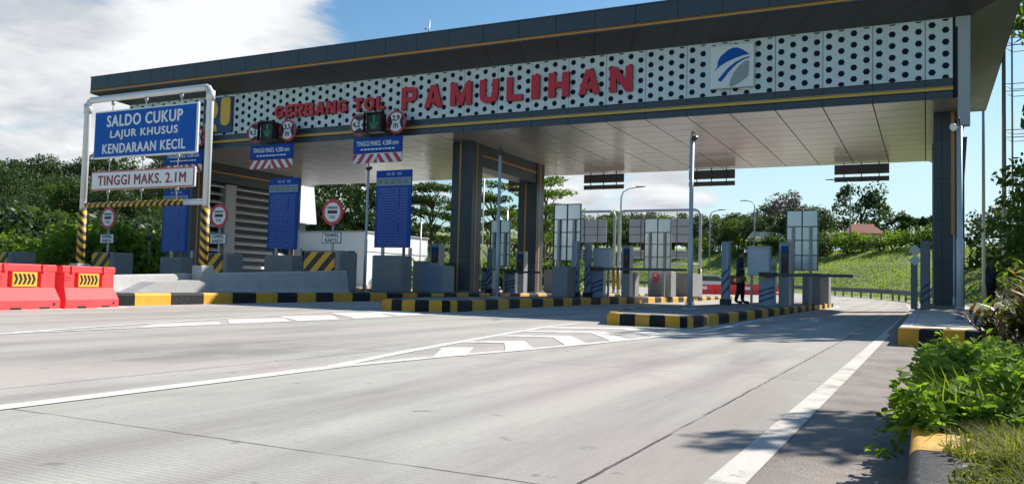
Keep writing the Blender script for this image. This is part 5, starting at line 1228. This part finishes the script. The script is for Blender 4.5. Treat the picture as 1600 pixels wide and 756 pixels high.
def proto(kind, seed):
    key = (kind, seed)
    if key in PROTO: return PROTO[key]
    rng = np.random.default_rng(seed*17+hash(kind) % 1 + {'round': 1, 'acacia': 2, 'bush': 3, 'tall': 4, 'small': 5, 'palm': 6, 'forest': 7, 'parasol': 8}[kind]*101); rn = random.Random(seed+5)
    tb = MB(); cl = []; leaf = .42; mt = L_MID
    if kind in ('round', 'tall', 'forest'):
        h = {'round': 9.0, 'tall': 11.0, 'forest': 8.5}[kind]; cr = {'round': 3.6, 'tall': 3.0, 'forest': 2.9}[kind]
        tb.tube([(0, 0, -.5), (.05, 0, h*.25), (-.05, .05, h*.5), (0, 0, h*.8)], [.28, .22, .15, .05], 8)
        nc = 30
        for k in range(nc):
            a = rng.random()*2*PI; zz = rng.random(); rr = cr*(.35+.65*math.sin(PI*(.12+.78*zz)))*(.55+.45*rng.random())
            c = (rr*math.cos(a), rr*math.sin(a), h*(.30+.66*zz)); q = .75+.75*rng.random()
            cl.append((c, (q*1.15, q*1.15, q*.8), 95 if kind != 'forest' else 105))
            if k % 3 == 0: tb.tube([(0, 0, h*(.2+.35*zz)), (c[0]*.5, c[1]*.5, c[2]*.75), c], [.10, .06, .02], 6)
        leaf = .46 if kind != 'forest' else .36
    elif kind == 'acacia':
        h = 10.5; tb.tube([(0, 0, -.5), (.1, 0, h*.3), (0, .1, h*.62)], [.22, .17, .11], 8)
        for k in range(46):
            a = rng.random()*2*PI; lay = rng.integers(0, 5); zz = .42+.13*lay+.03*rng.random(); rr = (4.0-.45*lay)*(rng.random()**.6)
            c = (rr*math.cos(a), rr*math.sin(a), h*zz); cl.append((c, (1.25, 1.25, .34), 130))
            if k % 2 == 0: tb.tube([(0, 0, h*(zz-.22)), (c[0]*.45, c[1]*.45, c[2]-.7), (c[0], c[1], c[2]-.05)], [.08, .05, .015], 5)
        leaf = .28
    elif kind == 'bush':
        for k in range(16):
            a = rng.random()*2*PI; rr = 1.5*rng.random()**.5; c = (rr*math.cos(a), rr*math.sin(a), .55+1.5*rng.random()*(1-rr/2.2)); q = .5+.4*rng.random(); cl.append((c, (q, q, q*.8), 85))
            tb.tube([(rr*.2*math.cos(a), rr*.2*math.sin(a), -.1), c], [.04, .012], 5)
        leaf = .24
    elif kind == 'small':
        h = 4.6; tb.tube([(0, 0, -.3), (.06, .02, h*.35), (0, 0, h*.7)], [.10, .07, .03], 8)
        for k in range(26):
            a = rng.random()*2*PI; zz = rng.random(); rr = 1.35*(.3+.7*math.sin(PI*(.15+.75*zz)))*rng.random()**.4
            c = (rr*math.cos(a), rr*math.sin(a), h*(.30+.66*zz)); q = .38+.25*rng.random(); cl.append((c, (q, q, q*.7), 80))
            if k % 2 == 0: tb.tube([(0, 0, h*(.2+.4*zz)), (c[0]*.55, c[1]*.55, c[2]*.85), c], [.035, .02, .008], 5)
        leaf = .17
    elif kind == 'parasol':
        tb.tube([(0, 0, -.3), (.05, 0, 1.6), (0, 0, 3.4)], [.07, .05, .03], 8)
        for k in range(22):
            a = rng.random()*2*PI; rr = .85*rng.random()**.5; c = (rr*math.cos(a)*.72, rr*math.sin(a)*.62, 3.35+.65*rng.random()); q = .22+.16*rng.random(); cl.append((c, (q, q, q*.7), 75))
            tb.tube([(0, 0, 2.6+.6*rng.random()), (c[0]*.6, c[1]*.6, c[2]-.15), c], [.02, .012, .005], 5)
        leaf = .13
    elif kind == 'palm':
        tb.tube([(0, 0, -.3), (0, 0, 2.4)], [.2, .16], 8)
        for k in range(16):
            a = k*2*PI/16+rng.random()*.3; d = np.array([math.cos(a), math.sin(a), 0]); up_ = .5+rng.random()
            for s in range(9):
                t = s/8; c = d*(.3+2.3*t)+np.array([0, 0, 2.5+up_*t*1.5-2.0*t*t]); cl.append((tuple(c), (.12, .12, .1), 7))
        leaf = .55
    v = leaf_arrays(rng, cl, leaf)
    PROTO[key] = (quads_mesh('crown', v, L_MID), tb)
    tr = tb.build('trunk', M_BARK); me = tr.data; bpy.data.objects.remove(tr)
    PROTO[key] = (PROTO[key][0], me)
    return PROTO[key]
CROWN = {}
def plant(kind, seed, x, y, s, material, name, label, cat, group=None, z=None, sz=1.0, rz=None):
    cm, tm = proto(kind, seed); k = (kind, seed, material.name)
    if k not in CROWN:
        c = cm.copy(); c.materials.clear(); c.materials.append(material); CROWN[k] = c
    z = ghz(x, y) if z is None else z
    t = thing(name, label, cat, (x, y, z), random.Random(int(x*31+y*17)).random()*6.28 if rz is None else rz, group); t.scale = (s, s, s*sz)
    o = bpy.data.objects.new('stem' if kind == 'bush' else 'trunk', tm); COL.objects.link(o); o.parent = t
    o = bpy.data.objects.new('foliage' if kind == 'bush' else 'crown', CROWN[k]); COL.objects.link(o); o.parent = t
    return t
rn = random.Random(11)
# left hillside wood
gl = 'trees of the wood on the left hillside'
for px, Y, s in [(p, y, sc) for row, (y0, sc0) in enumerate(((54, .5), (72, .74), (98, 1.08), (130, 1.5))) for p, y, sc in [(-70+k*24+rn.uniform(-10, 10), y0+rn.uniform(-6, 6), sc0*rn.uniform(.8, 1.15)) for k in range(19)]]:
    x = kx(px)*Y; x = min(x, -47)
    mt = rn.choice([L_DARK, L_DARK, L_BLUE, L_DARK, L_DARK, L_MID]); plant('forest', rn.randint(1, 4), x, Y, s, mt, 'forest_tree', 'dark green tree in the dense wood on the left hillside', 'tree', gl)
gl2 = 'light green bushes at the foot of the left hillside'
for k in range(20):
    px = -40+k*19+rn.uniform(-7, 7); Y = rn.uniform(29, 37); x = kx(px)*Y
    if x > -39.5: x = -39.5-rn.random()*2; 
    plant('bush', rn.randint(1, 3), x, Y, rn.uniform(1.1, 1.75), rn.choice([L_LIGHT, L_LIGHT, L_MID]), 'bush', 'light green bush at the foot of the wooded hillside', 'bush', gl2, z=0)
gl3 = 'mid green bushes between the wood and the light bushes'
for k in range(22):
    px = -50+k*18+rn.uniform(-8, 8); Y = rn.uniform(40, 50); x = min(kx(px)*Y, -44)
    plant('bush', rn.randint(1, 3), x, Y, rn.uniform(1.7, 2.4), rn.choice([L_DARK, L_MID, L_BLUE]), 'bush', 'mid green bush standing between the wood and the lighter bushes', 'bush', gl3)
# behind the office and between the tariff boards and the columns
for px, Y, kd, s, mt, lb in ((500, 70, 'round', 1.3, L_DARK, 'dense dark tree behind the tall white wall panel'), (556, 66, 'round', 1.25, L_DARK, 'dense dark tree behind the round stop sign'), (600, 74, 'round', 1.2, L_DARK, 'dark tree behind the nearest tariff board'),
        (672, 66, 'acacia', .92, L_DARK, 'feathery tree with sky between its layers, left of the middle column'), (705, 80, 'acacia', .85, L_MID, 'feathery tree hidden behind the middle front column'),
        (770, 72, 'acacia', 1.0, L_MID, 'layered tree between the two middle columns'), (850, 70, 'acacia', 1.0, L_MID, 'layered tree right of the rear middle column'), (815, 84, 'round', .9, L_DARK, 'dark round tree behind the rear middle column'), (640, 90, 'round', .7, L_MID, 'low green tree below the feathery tree'), (450, 78, 'round', 1.2, L_DARK, 'dark tree behind the louvred wall')):
    plant(kd, 1+int(px) % 4, kx(px)*Y, Y, s, mt, 'tree', lb, 'tree', 'trees behind the toll office')
for k in range(14):
    px = 590+k*22; Y = rn.uniform(56, 64); plant('bush', rn.randint(1, 3), kx(px)*Y, Y, rn.uniform(1.0, 1.5), rn.choice([L_LIGHT, L_MID]), 'bush', 'green bush in the low hedge behind the middle columns', 'bush', 'low bushes behind the middle columns')
# wood along the top of the far embankment
gf = 'trees of the wood on the far embankment'
for row, (dY, sc0) in enumerate(((0, .62), (16, .72), (34, .85))):
    for k in range(25):
        px = 862+k*17.5+rn.uniform(-8, 8); x0 = kx(px); 
        Y = {True: 122.0, False: 118.0}[px < 1100]-(max(0, px-1150)/300)*14+dY+rn.uniform(-3, 3); x = x0*Y
        plant(rn.choice(['forest', 'round']), rn.randint(1, 4), x, Y, sc0*rn.uniform(.72, 1.1), rn.choice([L_DARK, L_MID, L_BLUE, L_DARK]), 'forest_tree', 'green tree in the wood along the far embankment', 'tree', gf)
plant('round', 3, kx(1345)*128, 128, 1.05, L_DARK, 'tree', 'big round dark tree standing above the red roofed house', 'tree', None)
plant('round', 2, kx(1398)*124, 124, .62, L_BLUE, 'tree', 'bluish round tree right of the big round tree', 'tree', None)
plant('palm', 1, kx(1432)*112, 112, 1.25, L_DARK, 'palm_tree', 'low palm on the embankment left of the right column', 'palm', None)
plant('forest', 1, kx(1226)*126, 126, 1.0, mat('bare', (0.22, 0.17, 0.13), .9), 'bare_tree', 'brownish bare crowned tree above the blue board back', 'tree', None)
for k in range(15):
    px = 1090+k*26+rn.uniform(-9, 9); Y = 112-(max(0, px-1150)/300)*18+rn.uniform(-3, 3); plant('bush', rn.randint(1, 3), kx(px)*Y, Y, rn.uniform(.7, 1.3), rn.choice([L_MID, L_LIGHT, L_DARK]), 'bush', 'bush along the top of the grassy embankment', 'bush', 'bushes along the top of the embankment')
# grass of the embankment: tufts as one body
def grass_tufts(name, n, sampler, hmin, hmax, width, material, seed, lean=.4):
    rng = np.random.default_rng(seed); p = sampler(rng, n); n = len(p)
    h = hmin+(hmax-hmin)*rng.random(n); a = rng.random(n)*2*PI; d = np.stack([np.cos(a), np.sin(a), np.zeros(n)], 1); sd = np.stack([-np.sin(a), np.cos(a), np.zeros(n)], 1)
    w = width*(.6+.8*rng.random(n))[:, None]; ln = lean*(.3+1.2*rng.random(n))[:, None]; hz = np.stack([np.zeros(n), np.zeros(n), h], 1)
    m1 = p+hz*.5+d*h[:, None]*ln*.25; tp = p+hz*(.93-.25*ln)+d*h[:, None]*ln
    v1 = np.stack([p-sd*w*.5, p+sd*w*.5, m1+sd*w*.42, m1-sd*w*.42], 1); v2 = np.stack([m1-sd*w*.42, m1+sd*w*.42, tp+sd*w*.06, tp-sd*w*.06], 1)
    me = quads_mesh(name, np.concatenate([v1, v2]).reshape(-1, 3), material)
    o = bpy.data.objects.new(name, me); COL.objects.link(o); return o
def emb(rng, n):
    x = rng.uniform(-48, 6, n*3); y = rng.uniform(50, 125, n*3); d = rail_dist(x, y); k = (d > .8) & (d < 24); x, y = x[k][:n], y[k][:n]
    return np.stack([x, y, terrain_h(x, y)], 1)
tag(grass_tufts('embankment_grass', 52000, emb, .06, .22, .07, L_EMB, 4, .7), 'rough green grass covering the far embankment', 'grass', None, 'stuff')

# planting bed at the right
def bed_h(x, y): return .175+.09*np.clip(x-.1, 0, 5)+.02*np.sin(x*7+y*5)*np.clip(x*4, 0, 1)
def xk(y): return np.interp(y, [-9, 5.6, 6.4, 7.4, 8.6, 11.6], [0, 0, .12, .40, .62, .70])      # where the kerb line swings away from the road
def bed_sheet():
    us = np.concatenate([[0, .03], np.linspace(.06, .4, 10), np.linspace(.45, 1, 14)]); ys = np.linspace(-4, 11.4, 60); v = []; f = []; nu = len(us)+1
    for y in ys:
        x0 = .10+float(xk(y)); v.append((x0, y, 0.0))
        for u in us: x = x0+u*(9-x0); v.append((x, y, float(bed_h(np.array(x), np.array(y)))))
    for j in range(len(ys)-1):
        for i in range(nu-1): f.append((j*nu+i, j*nu+i+1, (j+1)*nu+i+1, (j+1)*nu+i))
    me = bpy.data.meshes.new('planting_bed'); me.from_pydata(v, [], f); me.materials.append(M_BED); me.update(); o = bpy.data.objects.new('planting_bed', me); COL.objects.link(o); return struct(o)
bed_sheet()
def bed2(x, y): return .20+.07*np.clip(x-1.6, 0, 12)+0*y
struct(grid_mesh('planting_bed', np.linspace(1.62, 14, 16), np.linspace(11.4, 50, 30), bed2, M_BED))
# the rounded kerb along it, painted in long sections
kb = MB(); ys = [-4.0]
sec = [(-4, .9, 0), (.9, 2.72, 0), (2.72, 3.28, 1), (3.28, 4.3, 0), (4.3, 5.3, 1), (5.3, 6.3, 0), (6.3, 7.3, 1), (7.3, 8.3, 0), (8.3, 9.3, 1), (9.3, 10.3, 0), (10.3, 11.3, 1)]
for a, b, mi in sec:
    pr_ = [(-.055, .0), (-.045, .15)]+[(-.045+.032*(1-math.cos(q)), .17+.032*math.sin(q)) for q in [i*PI/12 for i in range(7)]]+[(.06, .2035), (.135, .202), (.145, .17)]
    n = len(pr_); K = 6; vs = [(x+float(xk(y)), y, z) for y in [a+.004+(b-a-.008)*k/K for k in range(K+1)] for x, z in pr_]; kb.add(vs, [(k*n+i, k*n+i+1, (k+1)*n+i+1, (k+1)*n+i) for k in range(K) for i in range(n-1)], mi, True)
kerb = kb.build('bed_kerb', [M_BLK, M_YEL]); struct(kerb)
# grass, creepers and shrubs of the bed
def s_grass(rng, n):
    y = 1.9+rng.random(n)**1.3*3.2; x = .17+rng.random(n)*(.25+.30*(y-1.5)); k = (rng.random(n) < np.clip((x-.05)*9, .15, 1)) & (np.sin(x*23+y*9)+np.sin(y*17-x*11)+rng.random(n)*3 > .6); x, y = x[k], y[k]
    return np.stack([x, y, bed_h(x, y)-.01], 1)
tag(grass_tufts('grass', 46000, s_grass, .03, .14, .005, L_GRASS, 9, .7), 'fine yellow green grass spilling over the near kerb', 'grass', None, 'stuff')
def ground_cover(name, n, sampler, size, material, seed, hmax):
    rng = np.random.default_rng(seed); p = sampler(rng, n); n = len(p)
    hm = hmax*np.clip(.55+.35*np.sin(p[:, 0]*11+p[:, 1]*3.1)+.35*np.sin(p[:, 1]*6.3-p[:, 0]*5)+.2*np.sin(p[:, 1]*17+p[:, 0]*23), .12, 1.5); p = p+np.stack([np.zeros(n), np.zeros(n), rng.random(n)**.7*hm], 1)
    nn = np.stack([rng.normal(size=n)*.5, rng.normal(size=n)*.5-.15, .8+rng.random(n)*.5], 1); nn /= np.linalg.norm(nn, axis=1)[:, None]
    a = rng.normal(size=(n, 3)); t = np.cross(nn, a); t /= np.linalg.norm(t, axis=1)[:, None]; b = np.cross(nn, t); s = size*(.55+.9*rng.random(n))[:, None]
    # a leaf of two quads with a raised pair of blades beside the midrib
    L1 = np.stack([p, p+t*s*.35+b*s*.30+nn*s*.06, p+t*s*.75+b*s*.22+nn*s*.04, p+t*s-nn*s*.08], 1); L2 = np.stack([p, p+t*s-nn*s*.08, p+t*s*.75-b*s*.22+nn*s*.04, p+t*s*.35-b*s*.30+nn*s*.06], 1)
    me = quads_mesh(name, np.concatenate([L1, L2]).reshape(-1, 3), material); o = bpy.data.objects.new(name, me); COL.objects.link(o); return o
def s_cover(rng, n):
    y = 3.1+rng.random(n)**1.15*3.1; x = xk(y)-.03+.05*np.sin(y*5)+.04*np.sin(y*13)+rng.random(n)**1.1*(.55+.30*(y-3)); k = np.sin(x*9+y*4)+np.sin(x*5-y*7)+rng.random(n)*2.2 > .35; x, y = x[k], y[k]
    return np.stack([x, y, np.maximum(bed_h(x, y), .2)-.02], 1)
tag(ground_cover('ground_cover', 17000, s_cover, .046, L_BRIGHT, 21, .19), 'bright green leafy creeper growing over the kerb', 'ground cover', None, 'stuff')
def s_bed(rng, n):
    x = .8+rng.random(n)**1.3*8; y = -4+rng.random(n)*15.3; k = x > .25+xk(y); x, y = x[k], y[k]; return np.stack([x, y, bed_h(x, y)], 1)
tag(grass_tufts('grass', 22000, s_bed, .05, .22, .02, L_GRASS, 33, .7), 'rough grass covering the verge right of the creeper', 'grass', None, 'stuff')
def s_weed(rng, n):
    y = 2.0+rng.random(n)*1.5; x = .2+rng.random(n)*.5; k = np.sin(x*14+y*9)+np.sin(y*13-x*8)+rng.random(n)*2 > 1.0; x, y = x[k], y[k]; return np.stack([x, y, bed_h(x, y)], 1)
tag(ground_cover('ground_cover', 2600, s_weed, .028, L_GRASS, 25, .12), 'small yellow green weeds among the near grass', 'ground cover', None, 'stuff')
def s_edge(rng, n):
    y = 1.9+rng.random(n)*1.5; x = .075+.03*np.sin(y*11)+rng.random(n)*.13; return np.stack([x, y, np.full(n, .197)], 1)
tag(ground_cover('ground_cover', 620, s_edge, .024, L_GRASS, 29, .05), 'small weeds creeping over the inner side of the near kerb', 'ground cover', None, 'stuff')
tag(grass_tufts('grass', 900, s_edge, .03, .09, .0035, L_GRASS, 31, 1.0), 'thin grass tips leaning over the near kerb', 'grass', None, 'stuff')
def s_trail(rng, n):
    y = 3.3+rng.random(n)*1.6; x = -.16+.06*np.sin(y*9)+rng.random(n)*.16; return np.stack([x, y, np.where(x > -.05, .18, .02+.9*np.clip(x+.16, 0, 1))], 1)
tag(ground_cover('ground_cover', 150, s_trail, .042, L_BRIGHT, 27, .07), 'creeper leaves hanging over the kerb onto the asphalt', 'ground cover', None, 'stuff')
def s_grass2(rng, n):
    y = 3.2+rng.random(n)*3.2; x = .02+rng.random(n)*(.5+.2*(y-3)); return np.stack([x, y, np.maximum(bed_h(x, y), .2)], 1)
tag(grass_tufts('grass', 2600, s_grass2, .08, .24, .006, L_EMB, 14, .8), 'loose grass blades rising out of the leafy creeper', 'grass', None, 'stuff')
def shrub(x, y, h, nst, leafl, leafw, mats, label, name='croton_shrub', seed=1, z=None, spread=.3):
    rng = np.random.default_rng(seed); z = (float(bed_h(np.array(x), np.array(y))) if y < 11.4 else float(bed2(np.array(x), np.array(y)))) if z is None else z
    t = thing(name, label, 'shrub', (x, y, z-.02)); tb = MB(); V = []; MI = []
    for k in range(nst):
        a = rng.random()*6.28; l = h*(.55+.45*rng.random()); dx, dy = spread*math.cos(a)*rng.random(), spread*math.sin(a)*rng.random()
        tip = np.array([dx*1.6, dy*1.6, l]); tb.tube([(dx*.2, dy*.2, 0), (dx*.8, dy*.8, l*.5), tuple(tip)], [.012, .009, .005], 5); mi = rng.integers(0, len(mats))
        for q in range(11):
            f = .35+.65*q/10; b0 = np.array([dx*1.6*f, dy*1.6*f, l*f]); an = q*2.4+rng.random(); el = .25+.9*f*rng.random()
            d = np.array([math.cos(an)*math.cos(el), math.sin(an)*math.cos(el), math.sin(el)]); sd = np.cross(d, [0, 0, 1.0]); sd /= np.linalg.norm(sd); up_ = np.cross(sd, d); L_ = leafl*(.6+.6*rng.random()); w = leafw*(.7+.5*rng.random())
            m1 = b0+d*L_*.45+up_*L_*.06; tp = b0+d*L_-np.array([0, 0, L_*.18])
            V.append([b0, m1+sd*w/2, tp, m1-sd*w/2]); MI.append(mi if rng.random() < .75 else rng.integers(0, len(mats)))
    tb.build('stem', M_BARK, t); me = quads_mesh('foliage', np.array(V).reshape(-1, 3), None, np.array(MI), mats); o = bpy.data.objects.new('foliage', me); COL.objects.link(o); o.parent = t
    return t
PG = [L_PURP, L_PURP, L_LIGHT]; YG = [L_LIGHT, L_YELL, L_MID]
for i, (x, y, h, ns, m_, lb) in enumerate(((.60, 8.3, .34, 10, PG, 'low purple leaved shrub nearest the right pavement corner'), (.72, 7.3, .48, 14, PG, 'purple leaved shrub behind the bright creeper'), (.95, 8.0, .66, 16, PG, 'tall purple and green shrub at the right edge'), (.92, 7.0, .56, 14, [L_LIGHT, L_PURP, L_GRASS], 'green spiky shrub at the right edge in front'),
        (.92, 9.6, .55, 13, PG, 'purple shrub beside the paved corner'), (1.2, 10.2, .78, 16, [L_LIGHT, L_PURP], 'mixed green and purple shrub behind the others'), (1.2, 9.0, .8, 15, PG, 'purple shrub cut by the right picture edge'))):
    shrub(x, y, h, ns*2, .28, .040, m_, lb, 'dracaena_shrub', 30+i, None, .20)
for i, (x, y, h, lb) in enumerate(((2.15, 18.0, 1.3, 'yellow leaved croton beside the man in black'), (2.5, 20.5, 1.5, 'yellow and green croton behind the first one'), (1.75, 14.2, .85, 'low croton nearest the pavement'), (2.1, 15.8, 1.15, 'croton with yellow tips at the right edge'), (1.85, 12.6, .8, 'green croton in front of the low one'), (2.9, 22.5, 1.7, 'tall croton at the right edge behind'), (2.6, 24.6, 1.4, 'croton right behind the grey pole'))):
    shrub(x, y, h, 58, .24, .10, YG, lb, 'croton_shrub', 60+i, None, .40)
gs = 'green bushes behind the crotons at the right'
for x, y, s, mt in ((4.4, 27, .95, L_MID), (4.9, 25, 1.1, L_LIGHT), (4.7, 33, 1.2, L_MID), (5.6, 30, 1.4, L_MID), (5.5, 26, 1.3, L_MID), (3.9, 21, .7, L_LIGHT), (6.2, 33, 1.5, L_DARK)):
    plant('bush', 1+int(x*7) % 3, x, y, s, mt, 'bush', 'dense green bush behind the yellow crotons', 'bush', gs, z=.3)
plant('round', 2, 3.0, 24.6, .40, L_MID, 'young_tree', 'dense rounded young tree at the right edge before the tower', 'tree', None, .35)
plant('bush', 2, 2.75, 21.5, .62, L_LIGHT, 'bush', 'light bush between the crotons and the rounded young tree', 'bush', None, .3)
plant('small', 1, 3.35, 26.5, 1.05, L_LIGHT, 'young_tree', 'bright green young tree at the right edge above the crotons', 'tree', None, .4)
plant('small', 2, 4.6, 29, 1.15, L_MID, 'young_tree', 'darker young tree half cut by the right picture edge', 'tree', None, .4)
plant('round', 2, 6.6, 62, .88, L_BLUE, 'tree', 'bluish dark tree between the slim pole and the tower', 'tree', None, .6)
plant('round', 4, 5.0, 70, .72, L_DARK, 'tree', 'dark tree just right of the right hand column', 'tree', None, .6)
plant('round', 1, 11.0, 60, 1.0, L_DARK, 'tree', 'dark tree at the right edge behind the tower', 'tree', None, .6)
# the near tree beyond the right picture edge whose shadow falls on the road, and the tall one whose leaves hang into the corner
plant('parasol', 2, 2.42, 8.85, 1.0, L_MID, 'young_tree', 'young tree beyond the right edge shading the edge line', 'tree', None, .3, rz=0)
plant('tall', 2, 5.4, 27.5, .92, L_MID, 'tall_tree', 'tall tree whose leaves hang into the top right corner', 'tree', None, .5, 1.2)
plant('tall', 3, 7.1, 31.5, .95, L_MID, 'tall_tree', 'tall dense tree beyond the right picture edge, nearer', 'tree', None, .5, 1.4)
plant('tall', 1, 7.6, 36.5, .95, L_MID, 'tall_tree', 'tall dense tree beyond the right picture edge, farther', 'tree', None, .5, 1.4)
plant('round', 3, 7.4, 34.0, .80, L_MID, 'tall_tree', 'dense round tree beyond the right picture edge, between the tall ones', 'tree', None, .5, 1.75)
plant('parasol', 4, 5.25, 36.6, 3.1, L_MID, 'tall_tree', 'tall umbrella crowned tree beyond the right picture edge, farther', 'tree', None, .3, rz=0)
plant('parasol', 2, 5.0, 31.8, 2.95, L_MID, 'tall_tree', 'tall umbrella crowned tree whose lowest leaves reach the top right corner', 'tree', None, .3, rz=0)
plant('round', 1, 7.0, 30.0, .72, L_MID, 'tall_tree', 'round tree beyond the right picture edge, nearest of the tall ones', 'tree', None, .5, 1.85)
